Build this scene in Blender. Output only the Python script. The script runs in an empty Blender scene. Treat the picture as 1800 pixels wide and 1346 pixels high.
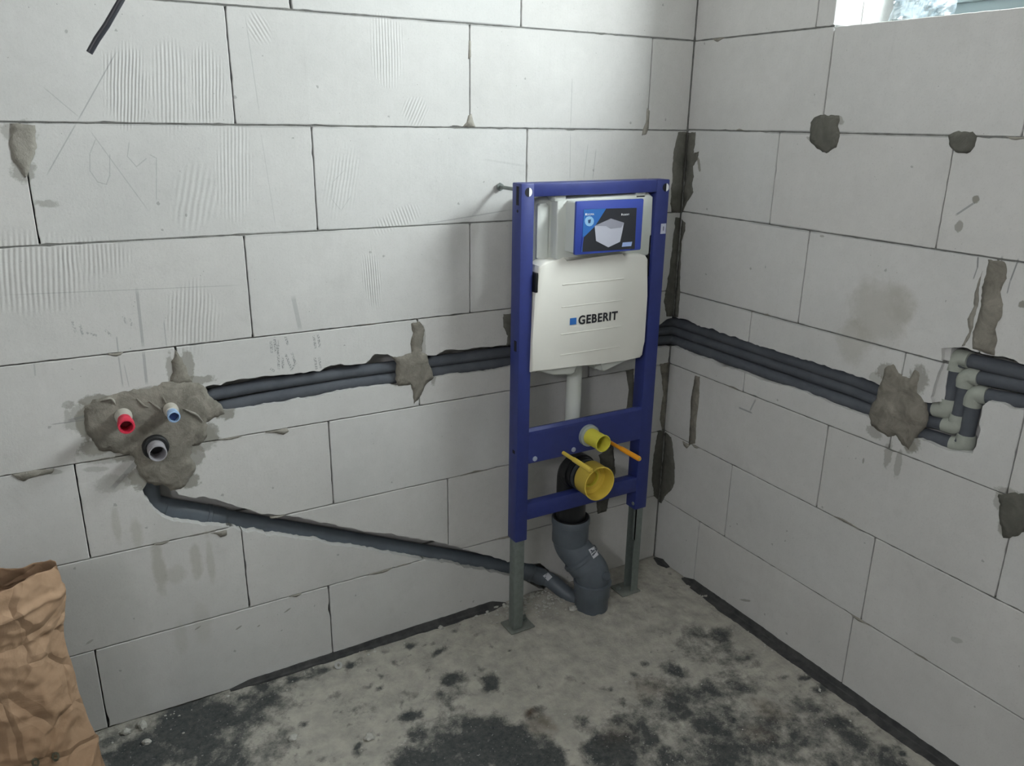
import bpy, bmesh, math, random
import numpy as np
from mathutils import Vector, Euler, Matrix, noise as mnoise
from mathutils.geometry import delaunay_2d_cdt
from mathutils.bvhtree import BVHTree

random.seed(7)
rng = np.random.RandomState(7)
SC = bpy.context.scene
COL = SC.collection

# ------------------------------------------------------------------ camera
CAM = Vector((-1.74586, -1.96800, 1.50917))
ROT = Euler((1.25254, -0.013745, -0.518365), 'XYZ')
FPX = 1399.9
cd = bpy.data.cameras.new('camera')
cam = bpy.data.objects.new('camera', cd)
COL.objects.link(cam)
cam.location = CAM
cam.rotation_euler = ROT
cd.sensor_width = 36.0
cd.lens = FPX / 1800 * 36.0
cd.clip_start = 0.02
SC.camera = cam

# ------------------------------------------------------------------ daylight and exposure
W_STRENGTH = 75.0
world = bpy.data.worlds.new('overcast_sky')
SC.world = world
world.use_nodes = True
bg = world.node_tree.nodes['Background']
bg.inputs['Color'].default_value = (0.975, 0.968, 1.0, 1)
bg.inputs['Strength'].default_value = W_STRENGTH
SC.view_settings.view_transform = 'Standard'
SC.view_settings.look = 'None'
SC.view_settings.gamma = 1.0
SC.view_settings.use_curve_mapping = False
SC.view_settings.exposure = 0.0


def area(name, loc, rot, sx, sy, power, color=(1, 1, 1), portal=False):
    l = bpy.data.lights.new(name, 'AREA')
    l.shape = 'RECTANGLE'
    l.size = sx
    l.size_y = sy
    l.energy = power
    l.color = color
    if portal:
        l.cycles.is_portal = True
    o = bpy.data.objects.new(name, l)
    COL.objects.link(o)
    o.location = loc
    o.rotation_euler = rot
    return o


# openings: window_1 in the right wall, an unseen one added far left for fill light
WY0, WY1, WZ0, WZ1 = -0.502, -1.50, 1.741, 2.36
VY0, VY1, VZ0, VZ1 = -2.2, -3.2, 2.10, 2.46     # unseen opening in the far left wall, added for fill light
area('window_portal', (0.295, (WY0 + WY1) / 2, (WZ0 + WZ1) / 2), (0, math.radians(90), 0),
     WZ1 - WZ0, WY0 - WY1, 10, portal=True)
area('fill_window_portal', (-3.27, (VY0 + VY1) / 2, (VZ0 + VZ1) / 2), (0, math.radians(-90), 0), VZ1 - VZ0, VY0 - VY1, 10, portal=True)  # portal of the added, unseen fill opening


# ------------------------------------------------------------------ pixel to plane
RM = ROT.to_matrix()


def ray(px, py):
    return RM @ Vector(((px - 900) / FPX, -(py - 673) / FPX, -1.0))


def onY(px, py, y=0.0):
    d = ray(px, py)
    return CAM + d * ((y - CAM.y) / d.y)


def onX(px, py, x=0.0):
    d = ray(px, py)
    return CAM + d * ((x - CAM.x) / d.x)


def onZ(px, py, z=0.0):
    d = ray(px, py)
    return CAM + d * ((z - CAM.z) / d.z)


# ------------------------------------------------------------------ materials
def s2l(c):
    return tuple(((v / 255) / 12.92 if v / 255 <= 0.04045 else ((v / 255 + 0.055) / 1.055) ** 2.4) for v in c) + (1,)


class NT:
    def __init__(self, name):
        self.m = bpy.data.materials.new(name)
        self.m.use_nodes = True
        self.t = self.m.node_tree
        self.b = self.t.nodes['Principled BSDF']

    def n(self, typ, **kw):
        nd = self.t.nodes.new(typ)
        for k, v in kw.items():
            setattr(nd, k, v)
        return nd

    def l(self, a, b):
        self.t.links.new(a, b)

    def val(self, sock, v):
        if hasattr(v, 'is_output') or isinstance(v, bpy.types.NodeSocket):
            self.l(v, sock)
        else:
            sock.default_value = v

    def math(self, op, a, b=0.0, c=None, clamp=False):
        nd = self.n('ShaderNodeMath', operation=op, use_clamp=clamp)
        self.val(nd.inputs[0], a)
        self.val(nd.inputs[1], b)
        if c is not None:
            self.val(nd.inputs[2], c)
        return nd.outputs[0]

    def noise(self, vec, scale, detail=3, rough=0.55, dist=0.0):
        nd = self.n('ShaderNodeTexNoise')
        nd.inputs['Scale'].default_value = scale
        nd.inputs['Detail'].default_value = detail
        nd.inputs['Roughness'].default_value = rough
        nd.inputs['Distortion'].default_value = dist
        if vec is not None:
            self.l(vec, nd.inputs['Vector'])
        return nd.outputs['Fac']

    def ramp(self, f, a, b):
        nd = self.n('ShaderNodeMapRange')
        nd.clamp = True
        self.l(f, nd.inputs['Value'])
        nd.inputs['From Min'].default_value = a
        nd.inputs['From Max'].default_value = b
        return nd.outputs[0]

    def mix(self, f, a, b, blend='MIX'):
        nd = self.n('ShaderNodeMix', data_type='RGBA', blend_type=blend)
        self.val(nd.inputs[0], f)
        self.val(nd.inputs[6], a)
        self.val(nd.inputs[7], b)
        return nd.outputs[2]

    def pos(self):
        return self.n('ShaderNodeNewGeometry').outputs['Position']

    def bump(self, h, strength, dist, normal=None):
        nd = self.n('ShaderNodeBump')
        nd.inputs['Strength'].default_value = strength
        nd.inputs['Distance'].default_value = dist
        self.val(nd.inputs['Height'], h)
        if normal is not None:
            self.l(normal, nd.inputs['Normal'])
        return nd.outputs['Normal']


MATS = {}


def simple(name, col, rough=0.5, var=0.0, scale=20, metal=0.0, bump=0.0, bscale=60, bdist=0.002, coat=0.0, col2=None, spec=None):
    if name in MATS:
        return MATS[name]
    N = NT(name)
    c = s2l(col)
    P = N.pos()
    if var > 0 or col2:
        f = N.ramp(N.noise(P, scale, 4, 0.6), 0.35, 0.65)
        c2 = s2l(col2) if col2 else tuple(v * (1 - var) for v in c[:3]) + (1,)
        N.l(N.mix(f, c, c2), N.b.inputs['Base Color'])
    else:
        N.b.inputs['Base Color'].default_value = c
    N.b.inputs['Roughness'].default_value = rough
    N.b.inputs['Metallic'].default_value = metal
    if spec is not None:
        N.b.inputs['Specular IOR Level'].default_value = spec
    if coat:
        N.b.inputs['Coat Weight'].default_value = coat
    if bump:
        N.l(N.bump(N.noise(P, bscale, 4, 0.6), bump, bdist), N.b.inputs['Normal'])
    MATS[name] = N.m
    return N.m


AAC_A = s2l((198, 197, 194))
AAC_B = s2l((184, 183, 180))


def mark_mask(N, P, mk, nz):
    """mk: kind, wall, s, z, radius_s, radius_z, angle, strength"""
    kind, wall, s, z, rs, rz, ang, st = mk[:8]
    mp = N.n('ShaderNodeMapping', vector_type='TEXTURE')
    N.l(P, mp.inputs['Vector'])
    if wall == 'L':
        mp.inputs['Location'].default_value = (s, 0, z)
        mp.inputs['Rotation'].default_value = (0, -ang, 0)
        mp.inputs['Scale'].default_value = (rs, 1, rz)
    else:
        mp.inputs['Location'].default_value = (0, s, z)
        mp.inputs['Rotation'].default_value = (ang, 0, 0)
        mp.inputs['Scale'].default_value = (1, rs, rz)
    v = mp.outputs[0]
    if kind == 'box':
        ab = N.n('ShaderNodeVectorMath', operation='ABSOLUTE')
        N.l(v, ab.inputs[0])
        sp = N.n('ShaderNodeSeparateXYZ')
        N.l(ab.outputs[0], sp.inputs[0])
        u = sp.outputs['X'] if wall == 'L' else sp.outputs['Y']
        d = N.math('MAXIMUM', u, sp.outputs['Z'])
        m = N.math('SUBTRACT', 1.0, d)
        m = N.math('MULTIPLY', m, 4.0, clamp=True)
        if len(mk) > 8:   # broken, dotted print
            m = N.math('MULTIPLY', m, N.ramp(nz[1], 0.40, 0.62))
    else:
        ln = N.n('ShaderNodeVectorMath', operation='LENGTH')
        N.l(v, ln.inputs[0])
        m = N.math('SUBTRACT', 1.0, ln.outputs['Value'])
        m = N.math('ADD', m, N.math('MULTIPLY', N.math('SUBTRACT', nz[0], 0.5), 1.1))
        m = N.ramp(m, 0.05, 0.45) if kind != 'stain' else N.math('MULTIPLY', N.ramp(N.math('ADD', m, N.math('MULTIPLY', N.math('SUBTRACT', nz[2], 0.5), 0.9)), 0.16, 0.34), 0.9)
    return N.math('MULTIPLY', m, st), v


def aac(name, marks=()):
    N = NT(name)
    P = N.pos()
    oi = N.n('ShaderNodeObjectInfo')
    big = N.noise(P, 2.3, 4, 0.6)
    fine = N.noise(P, 34, 5, 0.65)
    c = N.mix(N.ramp(big, 0.3, 0.7), AAC_A, AAC_B)
    c = N.mix(N.math('MULTIPLY', N.ramp(fine, 0.3, 0.8), 0.16), c, s2l((146, 146, 143)))
    smu = N.noise(P, 7.5, 6, 0.72, 0.8)
    c = N.mix(N.math('MULTIPLY', N.ramp(smu, 0.56, 0.78), 0.16), c, s2l((138, 137, 131)))
    grit = N.noise(P, 210, 2, 0.6)
    c = N.mix(N.math('MULTIPLY', N.ramp(grit, 0.55, 0.75), 0.13), c, s2l((120, 121, 118)))
    c = N.mix(N.math('MULTIPLY', oi.outputs['Random'], 0.10), c, s2l((176, 186, 190)))
    # scattered pits and small scuffs
    vo = N.n('ShaderNodeTexVoronoi')
    vo.inputs['Scale'].default_value = 16
    N.l(P, vo.inputs['Vector'])
    wv_ = N.math('ADD', vo.outputs['Distance'], N.math('MULTIPLY', N.math('SUBTRACT', N.noise(P, 130, 2), 0.5), 0.16))
    pit = N.math('MULTIPLY', N.math('LESS_THAN', wv_, 0.055), N.math('GREATER_THAN', N.noise(P, 5, 2), 0.5))
    vs_ = N.n('ShaderNodeTexVoronoi')
    vs_.inputs['Scale'].default_value = 46
    N.l(P, vs_.inputs['Vector'])
    pit = N.math('MAXIMUM', pit, N.math('MULTIPLY', N.math('LESS_THAN', vs_.outputs['Distance'], 0.06), N.math('GREATER_THAN', N.noise(P, 9, 2), 0.58)))
    c = N.mix(N.math('MULTIPLY', pit, 0.5), c, s2l((120, 120, 116)))
    # faint vertical scuffs where the saw went
    st = N.n('ShaderNodeMapping')
    st.inputs['Scale'].default_value = (60, 60, 1.6)
    N.l(P, st.inputs['Vector'])
    scf = N.noise(st.outputs[0], 1.0, 3, 0.6)
    c = N.mix(N.math('MULTIPLY', N.ramp(scf, 0.6, 0.8), 0.07), c, s2l((150, 150, 150)))
    hgt = N.math('MULTIPLY', N.noise(P, 150, 3, 0.7), 0.35)
    hgt = N.math('ADD', hgt, N.math('MULTIPLY', scf, 0.25))
    hgt = N.math('SUBTRACT', hgt, N.math('MULTIPLY', pit, 0.8))
    if marks:
        nz = (N.noise(P, 22, 4, 0.65, 0.4), N.noise(P, 260, 1, 0.5), N.noise(P, 75, 5, 0.7))
        for mk in marks:
            m, v = mark_mask(N, P, mk, nz)
            if mk[0] == 'groove':
                sp = N.n('ShaderNodeSeparateXYZ')
                N.l(v, sp.inputs[0])
                u = sp.outputs['X'] if mk[1] == 'L' else sp.outputs['Y']
                wob = N.math('MULTIPLY', N.noise(P, 9, 2), 5.0)
                w = N.math('SINE', N.math('ADD', N.math('MULTIPLY', u, mk[8]), wob))
                hgt = N.math('ADD', hgt, N.math('MULTIPLY', N.math('MULTIPLY', w, m), 0.7))
            else:
                col = s2l((118, 116, 106)) if mk[0] == 'stain' else s2l((110, 112, 112))
                if mk[0] == 'damp':
                    col = s2l((150, 146, 134))
                c = N.mix(m, c, col)
    N.l(c, N.b.inputs['Base Color'])
    N.b.inputs['Roughness'].default_value = 0.92
    N.b.inputs['Specular IOR Level'].default_value = 0.2
    N.l(N.bump(hgt, 0.6, 0.0014), N.b.inputs['Normal'])
    return N.m


M_AAC = aac('aerated_concrete')


def mortar_mat(name, a, b):
    N = NT(name)
    P = N.pos()
    f = N.noise(P, 26, 6, 0.68, 0.6)
    f2 = N.noise(P, 7, 3)
    c = N.mix(N.ramp(f, 0.3, 0.7), s2l(a), s2l(b))
    c = N.mix(N.math('MULTIPLY', N.ramp(f2, 0.45, 0.75), 0.45), c, s2l(tuple(int(v * 0.82) for v in b)))
    N.l(c, N.b.inputs['Base Color'])
    N.b.inputs['Roughness'].default_value = 0.95
    N.b.inputs['Specular IOR Level'].default_value = 0.15
    N.l(N.bump(N.math('ADD', f, N.math('MULTIPLY', N.noise(P, 120, 3, 0.7), 0.5)), 0.8, 0.004), N.b.inputs['Normal'])
    return N.m


M_MORT = mortar_mat('cement_mortar', (142, 138, 128), (104, 101, 93))
M_MORTD = mortar_mat('dark_cement_mortar', (104, 103, 96), (84, 84, 78))  # darker mortar tone, used on some of the patches
M_MORTL = mortar_mat('thin_pale_mortar', (158, 155, 146), (126, 123, 115))
M_JOINT = mortar_mat('joint_adhesive', (128, 128, 124), (96, 97, 94))


# ------------------------------------------------------------------ object helpers
def tag(o, label=None, cat=None, group=None, kind=None):
    if label:
        o['label'] = label
    if cat:
        o['category'] = cat
    if group:
        o['group'] = group
    if kind:
        o['kind'] = kind
    return o


def link(name, me, mat=None, parent=None, smooth=False):
    o = bpy.data.objects.new(name, me)
    COL.objects.link(o)
    if mat is not None:
        for mm in (mat if isinstance(mat, (list, tuple)) else [mat]):
            me.materials.append(mm)
    if smooth:
        for p in me.polygons:
            p.use_smooth = True
    if parent is not None:
        o.parent = parent
        # the vertices are given in world space: keep them there
        ofs = Vector((0, 0, 0))
        q = parent
        while q is not None:
            ofs += q.location
            q = q.parent
        if ofs.length > 0:
            me.transform(Matrix.Translation(-ofs))
    return o


def centre(o):
    """move the origin of a piece to the middle of its vertices"""
    me = o.data
    n = len(me.vertices)
    a = np.empty(n * 3)
    me.vertices.foreach_get('co', a)
    a = a.reshape(-1, 3)
    c = Vector(((a.min(0) + a.max(0)) / 2).tolist())
    me.transform(Matrix.Translation(-c))
    o.location = o.location + c


def bm_link(name, bm, mat=None, parent=None, smooth=False, auto=None):
    me = bpy.data.meshes.new(name)
    bmesh.ops.recalc_face_normals(bm, faces=bm.faces)
    if auto is not None:
        for e in bm.edges:
            if len(e.link_faces) == 2 and e.calc_face_angle(0) > auto:
                e.smooth = False
        for f in bm.faces:
            f.smooth = True
    bm.to_mesh(me)
    bm.free()
    return link(name, me, mat, parent, smooth)


def empty(name, loc, label, cat, group=None):
    o = bpy.data.objects.new(name, None)
    COL.objects.link(o)
    o.location = loc
    o.empty_display_size = 0.1
    return tag(o, label, cat, group)


def box(bm, lo, hi, bev=0.0, seg=2):
    x0, y0, z0 = lo
    x1, y1, z1 = hi
    vs = [bm.verts.new(v) for v in ((x0, y0, z0), (x1, y0, z0), (x1, y1, z0), (x0, y1, z0),
                                    (x0, y0, z1), (x1, y0, z1), (x1, y1, z1), (x0, y1, z1))]
    fs = [bm.faces.new([vs[i] for i in q]) for q in
          ((0, 3, 2, 1), (4, 5, 6, 7), (0, 1, 5, 4), (1, 2, 6, 5), (2, 3, 7, 6), (3, 0, 4, 7))]
    if bev > 0:
        es = set()
        for f in fs:
            es.update(f.edges)
        bmesh.ops.bevel(bm, geom=list(es), offset=bev, segments=seg, profile=0.5, affect='EDGES')


def obox(name, lo, hi, mat, parent=None, bev=0.0, seg=2):
    bm = bmesh.new()
    box(bm, lo, hi, bev, seg)
    return bm_link(name, bm, mat, parent, auto=0.5 if bev else None)


def frames(pts):
    """parallel-transport frames along a polyline"""
    out = []
    n = len(pts)
    tprev = None
    nrm = None
    for i in range(n):
        if i == 0:
            t = (pts[1] - pts[0]).normalized()
        elif i == n - 1:
            t = (pts[-1] - pts[-2]).normalized()
        else:
            t = ((pts[i + 1] - pts[i]).normalized() + (pts[i] - pts[i - 1]).normalized()).normalized()
        if nrm is None:
            a = Vector((0, 0, 1)) if abs(t.z) < 0.9 else Vector((1, 0, 0))
            nrm = (a - t * a.dot(t)).normalized()
        else:
            q = tprev.rotation_difference(t)
            nrm = q @ nrm
            nrm = (nrm - t * nrm.dot(t)).normalized()
        tprev = t
        out.append((t, nrm, t.cross(nrm)))
    return out


def fillet(pts, r, seg=6):
    pts = [Vector(p) for p in pts]
    out = [pts[0]]
    for i in range(1, len(pts) - 1):
        a, b, c = pts[i - 1], pts[i], pts[i + 1]
        u = (a - b).normalized()
        v = (c - b).normalized()
        ang = u.angle(v)
        if ang > math.pi - 0.02:
            out.append(b)
            continue
        d = min(r / math.tan(ang / 2), (a - b).length * 0.49, (c - b).length * 0.49)
        p0, p1 = b + u * d, b + v * d
        for k in range(seg + 1):
            t = k / seg
            out.append(p0 * (1 - t) ** 2 + b * 2 * t * (1 - t) + p1 * t * t)
    out.append(pts[-1])
    return out


def resample(pts, step):
    out = [pts[0]]
    for a, b in zip(pts[:-1], pts[1:]):
        n = max(1, int((b - a).length / step))
        for k in range(1, n + 1):
            out.append(a.lerp(b, k / n))
    return out


def tube(bm, pts, rad, seg=20, cap=True, rough=0.0, nsc=30):
    pts = [Vector(p) for p in pts]
    fr = frames(pts)
    rings = []
    for i, (p, (t, n, b)) in enumerate(zip(pts, fr)):
        r = rad(i / (len(pts) - 1)) if callable(rad) else (rad[i] if isinstance(rad, (list, tuple)) else rad)
        ring = []
        for k in range(seg):
            a = 2 * math.pi * k / seg
            q = p + (n * math.cos(a) + b * math.sin(a)) * r
            if rough:
                q += (q - p).normalized() * mnoise.noise(q * nsc) * rough
            ring.append(bm.verts.new(q))
        rings.append(ring)
    for r0, r1 in zip(rings[:-1], rings[1:]):
        for k in range(seg):
            bm.faces.new((r0[k], r0[(k + 1) % seg], r1[(k + 1) % seg], r1[k]))
    if cap:
        bm.faces.new(list(reversed(rings[0])))
        bm.faces.new(rings[-1])
    return rings


def lathe(bm, base, axis, prof, seg=32):
    """prof: list of (distance along the axis, radius); radius 0 closes"""
    base = Vector(base)
    t = Vector(axis).normalized()
    a = Vector((0, 0, 1)) if abs(t.z) < 0.9 else Vector((1, 0, 0))
    n = (a - t * a.dot(t)).normalized()
    b = t.cross(n)
    rings = []
    for d, r in prof:
        if r <= 1e-6:
            rings.append([bm.verts.new(base + t * d)])
        else:
            rings.append([bm.verts.new(base + t * d + (n * math.cos(2 * math.pi * k / seg) + b * math.sin(2 * math.pi * k / seg)) * r) for k in range(seg)])
    for r0, r1 in zip(rings[:-1], rings[1:]):
        for k in range(seg):
            k2 = (k + 1) % seg
            if len(r0) == 1 and len(r1) == 1:
                continue
            if len(r0) == 1:
                bm.faces.new((r0[0], r1[k2], r1[k]))
            elif len(r1) == 1:
                bm.faces.new((r0[k], r0[k2], r1[0]))
            else:
                bm.faces.new((r0[k], r0[k2], r1[k2], r1[k]))


def olathe(name, base, axis, prof, mat, parent=None, seg=32):
    bm = bmesh.new()
    lathe(bm, base, axis, prof, seg)
    return bm_link(name, bm, mat, parent, auto=0.6)


def otube(name, pts, rad, mat, parent=None, seg=20, **kw):
    bm = bmesh.new()
    tube(bm, pts, rad, seg, **kw)
    return bm_link(name, bm, mat, parent, auto=0.7)


def otext(name, txt, size, loc, mat, parent, sx=1.0, fit=None, space=1.0, bold=0.0, rot=(math.radians(90), 0, 0), depth=0.0003, shear=0.0):
    cu = bpy.data.curves.new(name, 'FONT')
    cu.body = txt
    cu.size = size
    cu.extrude = depth
    cu.offset = bold
    cu.resolution_u = 3
    cu.shear = shear
    cu.space_character = space
    tmp = bpy.data.objects.new(name + '_tmp', cu)
    COL.objects.link(tmp)
    dg = bpy.context.evaluated_depsgraph_get()
    me = bpy.data.meshes.new_from_object(tmp.evaluated_get(dg))
    bpy.data.objects.remove(tmp)
    bpy.data.curves.remove(cu)
    me.name = name
    if fit:
        xs = [v.co.x for v in me.vertices]
        sx = fit / (max(xs) - min(xs))
    me.transform(Matrix.Translation(Vector(loc)) @ Euler(rot).to_matrix().to_4x4() @ Matrix.Diagonal((sx, 1, 1, 1)))
    me.materials.clear()
    return link(name, me, mat, parent)


# ------------------------------------------------------------------ wall coordinates
def wp(wall, s, z, d=0.0):
    """s along the wall, z up, d = depth into the wall (negative: out into the room)"""
    return Vector((s, d, z)) if wall == 'L' else Vector((d, s, z))


def wpx(wall, px, py):
    v = onY(px, py) if wall == 'L' else onX(px, py)
    return (v.x, v.z) if wall == 'L' else (v.y, v.z)


def jag(poly, step, amp, closed=True, seed=0, sub=None):
    """resample a 2D outline and roughen it"""
    r = random.Random(seed)
    out = []
    n = len(poly)
    for i in range(n if closed else n - 1):
        a = Vector(poly[i])
        b = Vector(poly[(i + 1) % n])
        L = (b - a).length
        k = max(1, int(round(L / step)))
        nn = Vector((-(b - a).y, (b - a).x))
        if nn.length > 0:
            nn.normalize()
        for j in range(k):
            q = a.lerp(b, j / k)
            w = mnoise.noise(Vector((q.x * 45, q.y * 45, seed * 3.1))) + 0.6 * mnoise.noise(Vector((q.x * 140, q.y * 140, seed * 1.7)))
            q = q + nn * (w * amp + r.uniform(-0.25, 0.25) * amp)
            out.append((q.x, q.y))
    return out


def prism(bm, wall, poly, d0, d1):
    f0 = [bm.verts.new(wp(wall, s, z, d0)) for s, z in poly]
    f1 = [bm.verts.new(wp(wall, s, z, d1)) for s, z in poly]
    n = len(poly)
    bm.faces.new(f0)
    bm.faces.new(list(reversed(f1)))
    for i in range(n):
        bm.faces.new((f0[i], f1[i], f1[(i + 1) % n], f0[(i + 1) % n]))


# ------------------------------------------------------------------ structure: both walls of blocks
wall_left = bpy.data.objects.new('wall_left', None)
COL.objects.link(wall_left)
tag(wall_left, 'white aerated concrete block wall behind the blue cistern frame', kind='structure')
wall_right = bpy.data.objects.new('wall_right', None)
COL.objects.link(wall_right)
tag(wall_right, 'white aerated concrete block wall under the window with insulated pipes in its chase', kind='structure')
WALL = {'L': wall_left, 'R': wall_right}

# joint levels measured on the photograph, fitted by a line per course
LV = {
    'L': {7: [(395, 9), (600, 24), (826, 41), (1148, 67), (1218, 71)],
          6: [(20, 215), (411, 219), (548, 222), (826, 223), (1138, 230), (1205, 229)],
          5: [(0, 436), (200, 424), (430, 413), (558, 406), (826, 391), (903, 389)],
          4: [(0, 644), (150, 628), (310, 610), (443, 593), (600, 577), (826, 549), (900, 543)],
          3: [(0, 838), (128, 818), (360, 778), (580, 740), (895, 682), (1130, 650)],
          2: [(100, 993), (158, 981), (395, 936), (580, 886), (788, 840), (895, 817)],
          1: [(128, 1155), (437, 1067), (580, 1027), (735, 990), (895, 940), (970, 922)]},
    'R': {7: [(1222, 72), (1466, 46)],
          6: [(1209, 228), (1360, 231), (1500, 236), (1672, 239), (1800, 241)],
          5: [(1200, 372), (1352, 393), (1420, 406), (1645, 437), (1700, 448)],
          4: [(1200, 515), (1320, 546), (1590, 620), (1655, 636)],
          3: [(1200, 648), (1455, 745), (1590, 802), (1755, 865)],
          2: [(1200, 775), (1285, 812), (1447, 898), (1530, 945), (1747, 1050), (1800, 1078)],
          1: [(1200, 903), (1273, 937), (1497, 1083), (1600, 1143), (1800, 1266)]}}
LINE = {'L': {}, 'R': {}}
for w in 'LR':
    for k, pts in LV[w].items():
        q = np.array([wpx(w, *p) for p in pts])
        LINE[w][k] = np.polyfit(q[:, 0], q[:, 1], 1)
    LINE[w][0] = np.array([0.0, 0.0])
    for k in (8, 9, 10):
        LINE[w][k] = np.array([0.0, 0.25 * k])
    LINE[w][11] = np.array([0.0, 2.62])


def lev(w, k, s):
    return float(LINE[w][k][0] * s + LINE[w][k][1])


SEND = {'L': -3.3, 'R': -3.5}
JO = {'L': {0: [-1.804, -1.206, -.606], 1: [-1.426, -.827, -.227], 2: [-1.779, -1.176, -.576], 3: [-1.532, -.912, -.33],
            4: [-1.352, -.751, -.151], 5: [-1.773, -1.173, -.574], 6: [-1.348, -.7505, -.1575], 7: [-1.79, -1.202, -.60],
            8: [-1.35, -.75, -.15], 9: [-1.8, -1.2, -.6], 10: [-1.35, -.75, -.15]},
      'R': {0: [-.209, -.8185, -1.42], 1: [-.326, -.842, -1.44], 2: [-.652, -1.155], 3: [-.337, -.837, -1.13], 4: [-.508, -1.009],
            5: [-.367, -.865, -1.46], 6: [-.503, -1.005], 7: [-.445], 8: [-.2], 9: [-.5, -1.1], 10: [-.3, -.9]}}
for w in 'LR':
    for k, js in JO[w].items():
        while js[-1 if w == 'R' else 0] > SEND[w] + 0.25:
            if w == 'R':
                js.append(js[-1] - 0.6)
            else:
                js.insert(0, js[0] - 0.6)

# chases cut into the walls
ch_L = [(361, 680), (371, 677), (388, 676), (398, 671), (425, 666), (468, 661), (522, 656), (562, 651), (582, 643), (600, 640), (620, 642),
        (643, 638), (659, 624), (682, 621), (694, 628), (730, 628), (753, 625), (767, 624), (783, 614), (795, 615), (824, 614), (838, 611),
        (863, 610), (877, 608), (899, 606), (990, 594), (1080, 580), (1160, 571), (1172, 560), (1183, 559), (1185, 609), (1158, 612), (1080, 622),
        (990, 632), (899, 643), (867, 651), (831, 655), (792, 658), (765, 663), (696, 677), (676, 676), (634, 682), (600, 688), (562, 697),
        (495, 707), (435, 717), (401, 721), (375, 716), (362, 700)]
ch_R = [(1183.5, 559), (1193, 559), (1206, 561), (1220, 568), (1232, 574), (1253, 578), (1269, 585), (1304, 597), (1344, 610), (1421, 634),
        (1478, 651), (1548, 677), (1590, 696), (1627, 708), (1654, 707), (1655, 695), (1657, 680), (1660, 655), (1664, 635), (1667, 613), (1677, 609), (1692, 610),
        (1707, 616), (1727, 622), (1749, 626), (1761, 625), (1781, 632), (1791, 639), (1800, 641), (1850, 655), (1900, 669), (1900, 754), (1850, 738), (1800, 722), (1784, 719),
        (1761, 710), (1739, 706), (1726, 714), (1726, 724), (1721, 744), (1723, 755), (1717, 777), (1709, 797), (1700, 797), (1667, 792),
        (1642, 782), (1617, 772), (1605, 769), (1570, 752), (1528, 734), (1474, 714), (1401, 684), (1340, 669), (1300, 651), (1263, 643), (1245, 631), (1220, 625),
        (1207, 618), (1182.5, 610)]
ch_Rs = [(1655, 612), (1672, 611), (1668, 655), (1664, 712), (1637, 712), (1636, 698), (1641, 680), (1650, 655), (1655, 640)]
# waste pipe chase
ch_D = [(259, 848), (280, 850), (300, 853), (315, 868), (343, 876), (358, 874), (385, 878), (400, 886), (414, 888), (440, 896), (460, 903),
        (520, 908), (560, 918), (600, 925), (640, 934), (690, 939), (740, 948), (785, 955), (815, 966), (850, 974), (880, 982), (892, 988), (920, 988),
        (935, 991), (950, 991), (965, 1000), (968, 1006), (985, 1022), (1000, 1040), (1000, 1058), (985, 1052), (968, 1040), (950, 1034), (925, 1022), (895, 1012), (850, 1002), (820, 998), (790, 989),
        (760, 985), (725, 980), (700, 976), (660, 968), (615, 962), (585, 959), (560, 950), (530, 948), (500, 942), (470, 940), (450, 933), (430, 934),
        (405, 926), (380, 924), (350, 923), (320, 917), (300, 914), (285, 908), (268, 894), (255, 876), (251, 862)]
# the corner is one continuous recess for both chases
cl = [wpx('L', *p) for p in ch_L]
cl = [(s if s < -0.012 else 0.06, z) for s, z in cl]
cr = [wpx('R', *p) for p in ch_R]
cr = [(s if s < -0.012 else 0.06, z) for s, z in cr]
cdn = [wpx('L', *p) for p in ch_D]
cs = [wpx('R', *p) for p in ch_Rs]
CUT = {'L': [], 'R': []}


def cutter(wall, poly, depth, seed, amp=0.0022):
    p2 = jag(poly, 0.009, amp, seed=seed)
    bm = bmesh.new()
    prism(bm, wall, p2, -0.03, depth)
    me = bpy.data.meshes.new('cut')
    bmesh.ops.recalc_face_normals(bm, faces=bm.faces)
    bm.to_mesh(me)
    bm.free()
    o = bpy.data.objects.new('cut', me)
    COL.objects.link(o)
    a = np.array(p2)
    CUT[wall].append((o, a.min(0), a.max(0)))


cutter('L', cl, 0.062, 1, .0032)
cutter('L', cdn, 0.088, 2, 0.0042)
cutter('R', cr, 0.062, 3, .0030)
cutter('R', cs, 0.012, 4)


def bake_cuts(o, wall, lo, hi):
    hit = [c for c, a, b in CUT[wall] if a[0] < hi[0] and b[0] > lo[0] and a[1] < hi[1] and b[1] > lo[1]]
    if not hit:
        return
    for c in hit:
        md = o.modifiers.new('b', 'BOOLEAN')
        md.operation = 'DIFFERENCE'
        md.solver = 'EXACT'
        md.object = c
    dg = bpy.context.evaluated_depsgraph_get()
    me = bpy.data.meshes.new_from_object(o.evaluated_get(dg))
    o.modifiers.clear()
    old = o.data
    if len(me.vertices) > 8:
        o.data = me
        bpy.data.meshes.remove(old)


# marks (stains, pencil, saw grooves) by wall in photograph-measured places
MARKS = []


def m_line(w, a, b, width, st, dotted=False):
    s0, z0 = wpx(w, *a)
    s1, z1 = wpx(w, *b)
    L = math.hypot(s1 - s0, z1 - z0)
    mk = ['box', w, (s0 + s1) / 2, (z0 + z1) / 2, L / 2 + 0.002, width, math.atan2(z1 - z0, s1 - s0), st]
    if dotted:
        mk.append(1)
    MARKS.append(tuple(mk))


def m_spot(kind, w, c, ra, rb, ang, st, extra=None):
    s, z = wpx(w, *c)
    mk = [kind, w, s, z, ra, rb, math.radians(ang), st]
    if extra is not None:
        mk.append(extra)
    MARKS.append(tuple(mk))


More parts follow.
